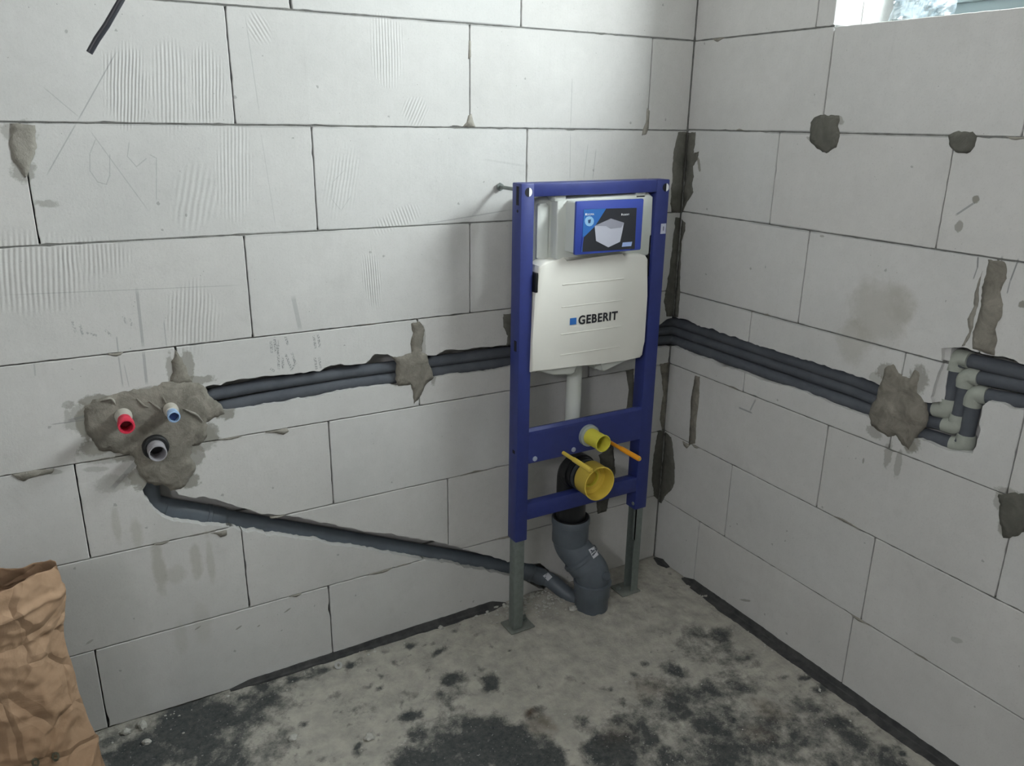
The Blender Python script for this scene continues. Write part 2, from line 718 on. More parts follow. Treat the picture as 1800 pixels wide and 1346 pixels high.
m_line('L', (205, 90), (135, 215), .0014, .45)
m_line('L', (135, 215), (82, 308), .0014, .38)
m_line('L', (76, 153), (138, 205), .0012, .25)
m_line('L', (155, 225), (262, 372), .0012, .28)
m_line('L', (430, 20), (456, 200), .0012, .25)
m_line('L', (458, 230), (486, 405), .0012, .18)
m_line('L', (1006, 135), (1003, 225), .0012, .35)
m_line('L', (1003, 232), (1002, 318), .0012, .35)
m_line('L', (1034, 252), (1026, 315), .0015, .28)
m_line('L', (1048, 262), (1042, 315), .0015, .35)
m_line('L', (0, 519), (430, 501), .0011, .30)
m_line('L', (240, 505), (252, 612), .0035, .40)
m_line('L', (252, 618), (258, 676), .0035, .40)
m_line('L', (205, 592), (208, 620), .0018, .4)
m_line('L', (208, 624), (216, 680), .0018, .4)
m_line('L', (288, 565), (293, 610), .0013, .4)
m_line('L', (218, 640), (227, 680), .0012, .35)
m_line('L', (515, 520), (528, 580), .006, .30)
m_line('L', (773, 334), (798, 295), .001, .0)
m_line('L', (740, 395), (902, 368), .0018, .35)
m_line('L', (850, 280), (925, 292), .003, .12)
# doodle of two digits
for a, b in (((168, 245), (158, 270)), ((158, 270), (158, 300)), ((158, 300), (172, 320)), ((172, 320), (187, 324)), ((187, 324), (193, 308)),
             ((193, 308), (193, 270)), ((227, 250), (224, 275)), ((224, 275), (240, 293)), ((240, 293), (258, 278)), ((264, 272), (275, 278)), ((275, 278), (275, 310)), ((275, 310), (275, 352))):
    m_line('L', a, b, .0012, .30)
for a, b in (((605, 300), (585, 320)), ((585, 320), (583, 350)), ((583, 350), (600, 370)), ((600, 370), (617, 345))):
    m_line('L', a, b, .001, .22)
# stamped print, broken into dots
for a, b in (((476, 600), (478, 620)), ((482, 592), (485, 620)), ((488, 598), (490, 650)), ((476, 648), (482, 652)), ((496, 628), (498, 648)), ((502, 592), (506, 606)),
             ((502, 622), (512, 648)), ((513, 620), (520, 640)), ((518, 640), (512, 652)), ((551, 590), (555, 612)), ((559, 588), (562, 610)), ((553, 628), (557, 650)), ((561, 628), (564, 648))):
    m_line('L', a, b, .0035, .75, True)
for a, b in (((127, 565), (133, 585)), ((140, 570), (146, 590)), ((152, 585), (170, 590)), ((185, 580), (195, 590)), ((216, 555), (222, 568)), ((228, 560), (232, 572))):
    m_line('L', a, b, .003, .5, True)
for c, ra, rb, st in (((32, 535), .02, .02, 0), ((85, 358), .03, .012, .5), ((168, 825), .035, .01, .35), ((92, 830), .03, .008, .5),
                      ((150, 735), .06, .05, .45), ((185, 800), .07, .03, .4), ((345, 770), .06, .05, .5), ((265, 840), .09, .03, .45),
                      ((120, 712), .015, .012, .45), ((200, 850), .05, .03, .3)):
    if st:
        m_spot('stain', 'L', c, ra, rb, -8, st)
for (px, py), ra, rb, st in (((165, 705), .04, .02, .8), ((150, 745), .025, .05, .8), ((172, 785), .05, .025, .75), ((230, 800), .05, .02, .7), ((243, 840), .025, .04, .7),
                              ((258, 690), .06, .02, .7), ((330, 640), .02, .05, .7), ((350, 668), .05, .015, .7), ((395, 722), .03, .03, .8), ((368, 760), .03, .03, .7),
                              ((345, 800), .025, .04, .7), ((335, 845), .03, .03, .8), ((300, 650), .012, .05, .6), ((762, 655), .015, .04, .6), ((700, 672), .03, .02, .6),
                              ((745, 600), .008, .06, .5), ((40, 300), .03, .03, .6), ((30, 232), .04, .03, .5)):
    m_spot('stain', 'L', (px, py), ra, rb, 0, st)
for (px, py), ra, rb, st in (((1560, 655), .04, .03, .7), ((1615, 665), .03, .05, .7), ((1535, 760), .03, .02, .6), ((1600, 780), .03, .03, .7), ((1625, 740), .015, .04, .6),
                              ((1765, 925), .02, .03, .7), ((1775, 870), .04, .02, .6), ((1755, 880), .015, .03, .5), ((1540, 665), .03, .02, .4)):
    m_spot('stain', 'R', (px, py), ra, rb, 0, st)
# trowel marks and thin washes of cement round the outlets
for a, b, wd, st in (((120, 740), (160, 728), .004, .5), ((90, 746), (150, 738), .0015, .5), ((196, 860), (240, 812), .006, .35), ((355, 690), (420, 684), .004, .3), ((60, 640), (62, 660), .002, .3)):
    m_line('L', a, b, wd, st)
# drips under the wash basin outlets
for c, ra, rb, st in (((205, 925), .012, .06, .35), ((240, 935), .018, .05, .4), ((280, 1000), .02, .09, .5), ((345, 985), .018, .07, .42),
                      ((370, 985), .012, .09, .35), ((310, 1010), .03, .03, .3), ((318, 1120), .02, .06, .2), ((355, 1100), .03, .08, .2)):
    m_spot('damp', 'L', c, ra, rb, 0, st)
for c, ra, rb, st in (((420, 1103), .012, .003, .8), ((455, 1100), .006, .0025, .8), ((505, 1073), .014, .0025, .8), ((347, 1104), .012, .003, .7),
                      ((158, 1128), .012, .004, .5), ((495, 1108), .005, .002, .7), ((290, 740), .05, .004, .0)):
    if st:
        m_spot('stain', 'L', c, ra, rb, 25, st)
# saw and comb grooves, relief only
for c, ra, rb, ang, st, fr in (((222, 150), .055, .10, -8, 1.0, 34), ((300, 150), .05, .12, -5, .7, 26), ((365, 150), .045, .10, -5, .8, 26), ((455, 50), .03, .04, 30, .6, 16),
                               ((680, 85), .05, .10, 0, .7, 28), ((730, 195), .04, .04, -28, 1.0, 22), ((655, 490), .03, .09, 3, 1.0, 20), ((60, 480), .14, .10, -6, .8, 60),
                               ((410, 300), .05, .13, -5, .6, 26), ((600, 320), .05, .10, -12, .5, 24), ((340, 560), .07, .10, -8, .8, 34), ((700, 385), .08, .03, 20, .7, 40),
                               ((160, 450), .10, .05, -5, .6, 50), ((345, 350), .06, .09, -14, .6, 20)):
    m_spot('groove', 'L', c, ra, rb, ang, st, fr * 1.5)
# right wall
m_spot('damp', 'R', (1545, 550), .11, .10, 0, .42)
m_spot('damp', 'R', (1500, 600), .06, .07, 0, .36)
m_spot('damp', 'R', (1585, 535), .05, .05, 0, .3)
m_spot('stain', 'R', (1560, 800), .014, .045, 0, .55)
m_spot('stain', 'R', (1578, 815), .012, .05, 0, .5)
m_spot('stain', 'R', (1600, 785), .02, .03, 0, .6)
m_spot('stain', 'R', (1228, 288), .008, .03, -20, .9)
m_spot('stain', 'R', (1475, 212), .022, .012, 20, .6)
m_spot('stain', 'R', (1425, 245), .018, .006, 20, .6)
m_spot('stain', 'R', (1715, 350), .010, .010, 0, .9)
m_spot('stain', 'R', (1686, 398), .012, .016, 0, .7)
m_spot('stain', 'R', (1445, 415), .010, .004, 0, .6)
m_spot('stain', 'R', (1797, 535), .012, .01, 0, .9)
m_spot('stain', 'R', (1310, 1055), .03, .005, -25, .7)
m_spot('stain', 'R', (1517, 810), .004, .010, 0, .7)
m_spot('stain', 'R', (1680, 1125), .02, .01, -25, .4)
m_spot('stain', 'R', (1165, 650), .02, .05, 0, .3)
m_line('R', (1713, 356), (1680, 378), .0025, .6)
m_line('R', (1328, 702), (1318, 722), .003, .5)
m_line('R', (1298, 716), (1322, 726), .003, .6)
m_line('R', (1762, 450), (1752, 488), .0025, .6)
m_line('R', (1790, 455), (1775, 495), .0018, .8)
m_line('R', (1775, 495), (1770, 515), .0015, .7)
m_line('R', (1719, 452), (1718, 470), .002, .8)
m_line('R', (1718, 470), (1711, 490), .0015, .7)

# adhesive smeared along the upper bed joints
for w_, k_, a_, b_, st_l in (('L', 7, -1.5, -.01, .40), ('L', 6, -1.9, -.01, .32), ('R', 7, -.5, -.01, .45), ('R', 6, -1.2, -.01, .45), ('R', 5, -1.1, -.01, .40), ('R', 4, -1.1, -.01, .30), ('L', 5, -1.9, -.3, .22)):
    n_ = max(1, int((b_ - a_) / .25))
    for i_ in range(n_):
        s0_, s1_ = a_ + (b_ - a_) * i_ / n_, a_ + (b_ - a_) * (i_ + 1) / n_
        z0_, z1_ = lev(w_, k_, s0_), lev(w_, k_, s1_)
        MARKS.append(('box', w_, (s0_ + s1_) / 2, (z0_ + z1_) / 2, (s1_ - s0_) / 2 * 1.03 + .002, .0032 + .0012 * ((i_ * 7) % 3), math.atan2(z1_ - z0_, s1_ - s0_), st_l))

GAP = 0.0012


def make_block(w, k, s0, s1, lo=None, hi=None):
    """one block between s0<s1 in course k"""
    sd = int((s0 + 5) * 1000) + k * 77 + (5 if w == 'R' else 0)
    r = random.Random(sd)
    a, b = s0 + GAP, s1 - GAP
    corners = [(a, (lo if lo is not None else lev(w, k, a)) + GAP), (b, (lo if lo is not None else lev(w, k, b)) + GAP),
               (b, (hi if hi is not None else lev(w, k + 1, b)) - GAP), (a, (hi if hi is not None else lev(w, k + 1, a)) - GAP)]
    cx, cz = (a + b) / 2, (corners[0][1] + corners[2][1]) / 2
    hx = (b - a) / 2
    hz = (corners[2][1] - corners[0][1]) / 2
    poly = []
    n = 4
    vis = (s0 > -2.3 if w == 'L' else s0 > -1.9) and k < 8
    step = 0.012 if vis else 0.3
    for i in range(4):
        p, q = Vector(corners[i]), Vector(corners[(i + 1) % 4])
        m = max(1, int((q - p).length / step))
        nrm = Vector((-(q - p).y, (q - p).x)).normalized()
        for j in range(m):
            t = p.lerp(q, j / m)
            if vis:
                ns = mnoise.noise(Vector((t.x * 60 + sd, t.y * 60, 1.0)))
                chip = max(0.0, mnoise.noise(Vector((t.x * 22, t.y * 22 + sd, 4.0))) - 0.45) * 0.012
                t = t + nrm * (max(0, ns) * 0.0016 + chip)
                if j == 0:
                    t = t + (Vector((cx, cz)) - t).normalized() * 0.0015
            poly.append((t.x, t.y))
    off = r.uniform(0, 0.0012)
    bm = bmesh.new()
    inner = [(s + (cx - s) * 0.0 + math.copysign(min(0.0014, abs(cx - s)), cx - s) * 1.0 if abs(cx - s) > hx * 0.97 else s,
              z + (math.copysign(0.0014, cz - z) if abs(cz - z) > hz * 0.93 else 0)) for s, z in poly]
    f0 = [bm.verts.new(wp(w, s, z, off)) for s, z in inner]
    f1 = [bm.verts.new(wp(w, s, z, off + 0.0014)) for s, z in poly]
    f2 = [bm.verts.new(wp(w, s, z, 0.098)) for s, z in poly]
    n = len(poly)
    bm.faces.new(f0)
    bm.faces.new(list(reversed(f2)))
    for u, v in ((f0, f1), (f1, f2)):
        for i in range(n):
            bm.faces.new((u[i], v[i], v[(i + 1) % n], u[(i + 1) % n]))
    # its own material only when it carries marks
    mk = []
    for m in MARKS:
        if m[1] != w:
            continue
        R = max(m[4], m[5])
        ex = m[4] * abs(math.cos(m[6])) + m[5] * abs(math.sin(m[6])) + 0.02
        ez = m[4] * abs(math.sin(m[6])) + m[5] * abs(math.cos(m[6])) + 0.02
        if abs(m[2] - cx) < hx + ex and abs(m[3] - cz) < hz + ez:
            mk.append(m)
    mat = aac('aerated_concrete_marked', mk) if mk else M_AAC
    o = bm_link('block', bm, mat)
    bake_cuts(o, w, (a, corners[0][1]), (b, corners[2][1]))
    if not o.data.materials:
        o.data.materials.append(mat)
    o.parent = WALL[w]
    centre(o)
    return o


for w in 'LR':
    for k in range(0, 11):
        js = sorted([j for j in JO[w][k] if j > SEND[w] + 0.05] + [SEND[w], 0.0 if w == 'R' else -0.0005])
        for s0, s1 in zip(js[:-1], js[1:]):
            if w == 'R' and k in (7, 8):
                hi = WZ1 if k == 8 else None
                # clip at the window
                if s1 > WY0:
                    if s0 < WY0:
                        s0 = WY0
                    make_block(w, k, s0, s1, hi=hi)
                    continue
                if s0 < WY1:
                    make_block(w, k, s0, min(s1, WY1), hi=hi)
                elif s0 < WY0 and s1 > WY1:
                    pass
                continue
            if w == 'R' and k == 9:
                make_block(w, k, s0, s1, lo=WZ1)
                continue
            if s1 - s0 > 0.02:
                make_block(w, k, s0, s1)

# mortar beds, set a little back from the faces
for w in 'LR':
    for k in range(1, 11):
        send = -2.4 if w == 'L' else -2.0
        if w == 'R' and k in (7, 8, 9):
            spans = [(WY0, 0.0)] if k != 7 else [(WY0, 0.0)]
        else:
            spans = [(send, 0.0)]
        rec = 0.0026 if k >= 5 else (0.009 if w == 'L' else 0.004)
        for s0, s1 in spans:
            n = max(2, int((s1 - s0) / 0.02))
            bm = bmesh.new()
            top, bot = [], []
            for i in range(n + 1):
                s = s0 + (s1 - s0) * i / n
                z = lev(w, k, s)
                top.append((s, z + 0.0036))
                bot.append((s, z - 0.0036))
            cols = []
            for i in range(n + 1):
                s = top[i][0]
                d = rec + 0.0022 * mnoise.noise(Vector((s * 30, k * 3.3, 1 if w == 'L' else 2)))
                cols.append([bm.verts.new(wp(w, *bot[i], d)), bm.verts.new(wp(w, *top[i], d)), bm.verts.new(wp(w, *top[i], 0.097)), bm.verts.new(wp(w, *bot[i], 0.097))])
            for c0, c1 in zip(cols[:-1], cols[1:]):
                for j in range(4):
                    bm.faces.new((c0[j], c0[(j + 1) % 4], c1[(j + 1) % 4], c1[j]))
            bm.faces.new(cols[0])
            bm.faces.new(list(reversed(cols[-1])))
            o = bm_link('mortar_joint', bm, M_JOINT)
            bake_cuts(o, w, (s0, lev(w, k, s0) - .02), (s1, lev(w, k, s1) + .02))
            if not o.data.materials:
                o.data.materials.append(M_JOINT)
            o.parent = WALL[w]
for w in 'LR':
    for o, a, b in CUT[w]:
        bpy.data.objects.remove(o)

# adhesive in the vertical corner joint
for z0_, z1_ in ((0.0, .795), (.905, 1.74), (1.742, 2.6)):
    bm = bmesh.new()
    box(bm, (-.0012, -.0012, z0_), (.03, .03, z1_))
    bm_link('mortar_joint', bm, M_JOINT, wall_right)

# outer leaf of both walls, floor slab, ceiling and the two walls behind the camera
bm = bmesh.new()
box(bm, (-3.5, 0.1, -0.1), (0.3, 0.3, 2.62))
bm_link('outer_leaf', bm, M_AAC, wall_left)
bm = bmesh.new()
box(bm, (0.1, -3.7, -0.1), (0.3, 0.1, WZ0))
box(bm, (0.1, -3.7, WZ1), (0.3, 0.1, 2.62))
box(bm, (0.1, WY0, WZ0), (0.3, 0.1, WZ1))
box(bm, (0.1, -3.7, WZ0), (0.3, WY1, WZ1))
bm_link('outer_leaf', bm, M_AAC, wall_right)
bm = bmesh.new()
for lo, hi in (((-3.5, -3.7, -0.1), (-3.3, 0.1, VZ0)), ((-3.5, -3.7, VZ1), (-3.3, 0.1, 2.62)),
               ((-3.5, VY0, VZ0), (-3.3, 0.1, VZ1)), ((-3.5, -3.7, VZ0), (-3.3, VY1, VZ1))):
    box(bm, lo, hi)
tag(bm_link('wall_far_left', bm, M_AAC), kind='structure')
bm = bmesh.new()
box(bm, (-3.3, -3.7, -0.1), (0.1, -3.5, 2.62))
tag(bm_link('wall_back', bm, M_AAC), kind='structure')
M_CEIL = simple('concrete_ceiling', (205, 204, 200), 0.9, 0.15, 3)
bm = bmesh.new()
box(bm, (-3.5, -3.7, 2.62), (0.3, 0.3, 2.8))
tag(bm_link('ceiling', bm, M_CEIL), kind='structure')


# ------------------------------------------------------------------ mortar patches
def patch(w, pts, bulge=0.006, mat=None, seed=1, amp=0.003, base=-0.0005, grid=0.012, wav=0.003, label=None, step=0.006):
    poly = [wpx(w, *p) if abs(p[0]) > 3 else p for p in pts]
    poly = jag(poly, step, amp, seed=seed)
    vs = [Vector(p) for p in poly]
    a = np.array(poly)
    lo, hi = a.min(0), a.max(0)
    n = len(poly)
    P0 = a
    P1 = np.roll(a, -1, 0)

    def dist(q):
        d = P1 - P0
        t = np.clip(((q - P0) * d).sum(1) / np.maximum((d * d).sum(1), 1e-12), 0, 1)
        return np.sqrt((((P0 + d * t[:, None]) - q) ** 2).sum(1)).min()

    def inside(q):
        c = ((P0[:, 1] > q[1]) != (P1[:, 1] > q[1]))
        xs = (P1[:, 0] - P0[:, 0]) * (q[1] - P0[:, 1]) / (P1[:, 1] - P0[:, 1] + 1e-15) + P0[:, 0]
        return (c & (q[0] < xs)).sum() % 2 == 1
    gx = np.arange(lo[0], hi[0], grid)
    gz = np.arange(lo[1], hi[1], grid)
    for x in gx:
        for z in gz:
            q = np.array([x + rng.uniform(-.3, .3) * grid, z + rng.uniform(-.3, .3) * grid])
            if inside(q) and dist(q) > grid * 0.45:
                vs.append(Vector(q.tolist()))
    res = delaunay_2d_cdt(vs, [], [list(range(n))], 1, 1e-6)
    V, F = res[0], res[2]
    bm = bmesh.new()
    bv = []
    for v in V:
        q = np.array([v.x, v.y])
        d = dist(q)
        h = bulge * .75 * min(1.0, d / 0.03) ** 0.7 + (wav * (mnoise.noise(Vector((v.x * 28, v.y * 28, seed))) + 0.5 * mnoise.noise(Vector((v.x * 75, v.y * 75, seed)))) if d > 1e-4 else 0)
        h = max(h, 0.0002) if d > 1e-4 else 0.0002
        bv.append(bm.verts.new(wp(w, v.x, v.y, base - h)))
    for f in F:
        try:
            bm.faces.new([bv[i] for i in f])
        except ValueError:
            pass
    ed = [e for e in bm.edges if len(e.link_faces) == 1]
    r = bmesh.ops.extrude_edge_only(bm, edges=ed)
    inw = Vector((0, 0.012, 0)) if w == 'L' else Vector((0.012, 0, 0))
    for v in r['geom']:
        if isinstance(v, bmesh.types.BMVert):
            v.co += inw
    for f in bm.faces:
        f.smooth = True
    o = bm_link('mortar_patch', bm, mat or M_MORT, WALL[w])
    centre(o)
    if label:
        o['label'] = label
    return o


patch('L', [(18, 217), (62, 220), (65, 260), (55, 290), (45, 312), (35, 300), (22, 280), (17, 250)], .003, M_MORTL, 11, .004, wav=.002)
patch('L', [(163, 703), (200, 693), (230, 685), (262, 683), (285, 673), (310, 668), (345, 672), (362, 682), (372, 700), (392, 712), (395, 728), (375, 735), (362, 742),
            (366, 765), (355, 780), (335, 783), (335, 800), (345, 820), (330, 845), (318, 858), (300, 862), (285, 852), (262, 850), (248, 838), (240, 822),
            (236, 803), (215, 797), (175, 790), (160, 775), (150, 755), (147, 735), (150, 715)], .007, M_MORT, 12, .005, wav=.004,
      label='rough grey mortar around the three basin outlets')
for i, (a, b, c_) in enumerate((((262, 705), (285, 722), (296, 730)), ((322, 718), (345, 728), (358, 742)), ((240, 700), (252, 712), (262, 716)), ((176, 705), (196, 698), (204, 712)), ((286, 695), (290, 706), (294, 712)))):
    pp_ = [onY(*a, -.0055), onY(*b, -.0075), onY(*c_, -.0055)]
    o_ = otube('mortar_ridge', resample(fillet(pp_, .02, 4), .004), lambda t: .0008 + .0022 * math.sin(math.pi * min(.98, max(.02, t))), M_MORTL if i % 2 else M_MORT, wall_left, 8, rough=.0012, nsc=120)
patch('L', [(309, 614), (318, 625), (324, 640), (332, 655), (338, 672), (300, 676), (302, 650), (300, 635)], .003, M_MORT, 13, .006, wav=.002)
patch('L', [(723, 568), (738, 565), (746, 580), (744, 600), (741, 620), (750, 622), (755, 640), (762, 665), (748, 676), (738, 700), (727, 710), (726, 690), (722, 676),
            (700, 678), (697, 665), (700, 640), (690, 628), (705, 625), (724, 620), (722, 600), (725, 585)], .006, M_MORT, 14, .003, wav=.003)
patch('L', [(885, 552), (905, 550), (907, 607), (890, 608), (893, 590), (885, 575)], .004, M_MORTD, 15)
patch('L', [(1192, 232), (1208.5, 232), (1197, 374), (1181, 372), (1178, 358), (1180, 345), (1182, 310), (1183, 275), (1186, 258)], .006, M_MORTD, 16, .003)
patch('R', [(1209.5, 232), (1223, 232), (1221, 250), (1219, 270), (1228, 266), (1225, 280), (1218, 292), (1219, 310), (1216, 325), (1219, 338), (1206, 358), (1199, 374)], .006, M_MORTD, 17, .003)
patch('L', [(1187, 382), (1196.5, 382), (1183.5, 556), (1172, 556), (1167, 530), (1176, 480), (1182, 430), (1186, 400)], .004, M_MORTD, 18, .003)
patch('R', [(1198.5, 385), (1205, 392), (1204, 405), (1198, 425), (1196, 470), (1195, 520), (1192, 557), (1184.5, 556)], .004, M_MORTD, 19, .002)
patch('L', [(1157, 758), (1167.5, 758), (1158, 880), (1150, 872), (1146, 840), (1149, 800)], .006, M_MORTD, 20, .003)
patch('R', [(1169, 760), (1180, 768), (1184, 800), (1186, 820), (1185, 850), (1180, 862), (1168, 872), (1163, 884), (1159, 882)], .006, M_MORTD, 21, .003)
patch('L', [(1161, 640), (1176, 636), (1172, 690), (1172, 740), (1165, 756), (1160, 738), (1166, 690)], .003, M_MORT, 22, .003)
patch('L', [(1101, 652), (1114, 648), (1114, 690), (1113, 720), (1101, 722), (1105, 685)], .004, M_MORTD, 23, .002)
patch('L', [(1052, 800), (1078, 780), (1081, 830), (1070, 880), (1066, 898), (1050, 903), (1048, 870), (1060, 830)], .005, M_MORTD, 24, .003)
patch('L', [(823, 203), (829, 200), (832, 214), (836, 223), (812, 223), (820, 215)], .003, M_MORTL, 25, .001)
patch('L', [(824, 72), (828, 72), (828, 100), (823, 104)], .002, M_MORTL, 26, .001)
patch('L', [(1137, 190), (1142, 195), (1140, 225), (1136, 236), (1128, 238), (1131, 226), (1135, 215)], .002, M_MORTL, 27, .001)
patch('L', [(20, 834), (60, 826), (96, 823), (92, 832), (60, 838), (40, 846), (30, 841)], .002, M_MORTL, 28, .002)
patch('L', [(467, 760), (505, 752), (508, 758), (498, 764), (480, 760)], .002, M_MORTL, 29, .001)
patch('L', [(370, 937), (398, 931), (399, 940), (388, 944), (380, 938)], .002, M_MORTL, 30, .001)
patch('R', [(1425, 215), (1432, 205), (1450, 202), (1475, 203), (1473, 222), (1477, 240), (1470, 258), (1453, 269), (1437, 262), (1424, 248)], .005, M_MORTD, 31, .003)
patch('R', [(1667, 238), (1680, 232), (1710, 231), (1717, 240), (1714, 258), (1700, 270), (1685, 268), (1670, 258)], .005, M_MORTD, 32, .003)
patch('R', [(1737, 455), (1765, 460), (1770, 473), (1768, 489), (1758, 513), (1763, 535), (1760, 554), (1749, 579), (1751, 598), (1748, 624), (1709, 613), (1711, 584),
            (1717, 564), (1724, 538), (1727, 505), (1735, 477)], .004, M_MORT, 33, .0025)
patch('R', [(1727, 476), (1721, 505), (1719, 538), (1711, 562), (1711, 576), (1696, 608), (1690, 608), (1704, 584), (1701, 561), (1712, 538), (1714, 513)], .002, M_MORTL, 34, .002)
patch('R', [(1545, 680), (1550, 665), (1558, 645), (1570, 640), (1585, 662), (1600, 665), (1608, 650), (1616, 655), (1612, 690), (1625, 705), (1628, 730), (1622, 752),
            (1607, 770), (1597, 790), (1585, 780), (1575, 765), (1560, 768), (1545, 757), (1532, 748), (1528, 730), (1533, 710), (1540, 700)], .010, M_MORT, 35, .003, wav=.006,
      label='lumpy grey mortar plug holding the pipes of the right wall')
patch('R', [(1755, 868), (1775, 865), (1800, 868), (1815, 880), (1812, 925), (1800, 935), (1785, 942), (1765, 945), (1758, 915), (1757, 890)], .005, M_MORTD, 36, .004)
patch('R', [(1222, 660), (1230, 662), (1229, 700), (1224, 740), (1222, 780), (1211, 782), (1213, 750), (1215, 700)], .003, M_MORT, 37, .002)
patch('R', [(1200, 775), (1213, 782), (1207, 788), (1202, 783)], .002, M_MORTL, 38, .001)

# squeezed-out adhesive at some joints
rp = random.Random(21)
for w_, k_, s_ in (('L', 1, -1.30), ('L', 1, -.98), ('L', 1, -1.05), ('L', 2, -1.33), ('L', 2, -1.52), ('L', 2, -1.62), ('L', 2, -.74), ('L', 3, -1.43), ('L', 3, -1.72), ('L', 4, -1.05), ('L', 4, -1.66),
                   ('R', 1, -.84), ('R', 1, -1.02), ('R', 2, -.16), ('R', 2, -.75), ('R', 3, -.30), ('R', 4, -.40), ('R', 6, -.22), ('R', 6, -1.0), ('R', 7, -.10), ('L', 2, -.32), ('L', 1, -.62)):
    z_ = lev(w_, k_, s_)
    Lh, Hh = rp.uniform(.012, .045), rp.uniform(.002, .005)
    sgn = -1 if rp.random() < .7 else 1
    patch(w_, [(s_ - Lh, z_ + .001), (s_ - Lh * .5, z_ + .0015), (s_, z_ + .001), (s_ + Lh, z_ + .001), (s_ + Lh * .6, z_ + sgn * Hh), (s_ + Lh * .1, z_ + sgn * Hh * 1.6), (s_ - Lh * .4, z_ + sgn * Hh)],
          .0012, M_MORTL, 60 + int(-s_ * 50), .0012, grid=.006, wav=.001, step=.004)

# ------------------------------------------------------------------ bitumen strips at the foot of the walls
M_BIT = simple('bitumen_membrane', (46, 47, 48), 0.75, 0.3, 30, bump=0.5, bscale=90, col2=(70, 70, 69))


def strip(name, w, s0, s1, h0, h1, out0, out1, seed, label=None):
    bm = bmesh.new()
    n = int(abs(s1 - s0) / 0.012)
    prev = None
    for i in range(n + 1):
        s = s0 + (s1 - s0) * i / n
        t = i / n
        wv = mnoise.noise(Vector((s * 9, seed, 0))) * 0.5 + 0.35 * mnoise.noise(Vector((s * 60, seed, 3)))
        e = min(1, min(t, 1 - t) * n / 5 + 0.15)
        h = ((h0 + (h1 - h0) * t) * (1 + 0.3 * wv)) * e
        ou = ((out0 + (out1 - out0) * t) * (1 + 0.35 * mnoise.noise(Vector((s * 20, seed, 7))))) * e
        c = [bm.verts.new(wp(w, s, h, 0.004)), bm.verts.new(wp(w, s, h, -0.003)), bm.verts.new(wp(w, s, h * .25 + .001, -0.006)), bm.verts.new(wp(w, s, 0.0045, -0.009)),
             bm.verts.new(wp(w, s, 0.0035, -0.009 - ou)), bm.verts.new(wp(w, s, -0.002, -0.010 - ou)), bm.verts.new(wp(w, s, -0.01, 0.004))]
        if prev:
            for j in range(7):
                bm.faces.new((prev[j], prev[(j + 1) % 7], c[(j + 1) % 7], c[j]))
        else:
            bm.faces.new(c)
        prev = c
    bm.faces.new(list(reversed(prev)))
    o = bm_link(name, bm, M_BIT)
    return tag(o, label, kind='structure')


strip('trim_1', 'L', -1.50, -0.625, .013, .024, .001, .012, 1.0, 'black bitumen strip along the foot of the left wall')
strip('trim_2', 'R', -0.165, -1.60, .020, .022, .022, .018, 2.0, 'black bitumen strip along the foot of the right wall')
strip('trim_3', 'R', -0.012, -0.085, .018, .020, .02, .02, 5.0, 'short black bitumen piece in the corner of the right wall')

# ------------------------------------------------------------------ floor
def vnoise(x, y, seed):
    r = np.random.RandomState(seed)
    T = r.rand(257, 257)
    xi = np.floor(x).astype(int)
    yi = np.floor(y).astype(int)
    fx, fy = x - xi, y - yi
    fx = fx * fx * (3 - 2 * fx)
    fy = fy * fy * (3 - 2 * fy)
    xi &= 255
    yi &= 255
    return (T[xi, yi] * (1 - fx) + T[xi + 1, yi] * fx) * (1 - fy) + (T[xi, yi + 1] * (1 - fx) + T[xi + 1, yi + 1] * fx) * fy


def fbm(x, y, sc, octv, seed):
    s = 0
    a = 0.5
    t = 0
    for i in range(octv):
        s = s + a * vnoise(x * sc * 2 ** i + 91.7, y * sc * 2 ** i + 37.3, seed + i)
        t += a
        a *= 0.55
    return s / t


gx = np.concatenate([np.arange(-3.3, -2.1, 0.04), np.arange(-2.1, 0.003, 0.0085), [0.003]])
gy = np.concatenate([np.arange(-3.5, -1.3, 0.04), np.arange(-1.3, 0.003, 0.0085), [0.003]])
X, Y = np.meshgrid(gx, gy, indexing='ij')
wx = X + (fbm(X, Y, 9, 4, 11) - .5) * 0.09 + (fbm(X, Y, 30, 3, 12) - .5) * 0.03
wy = Y + (fbm(X, Y, 9, 4, 13) - .5) * 0.09 + (fbm(X, Y, 30, 3, 14) - .5) * 0.03
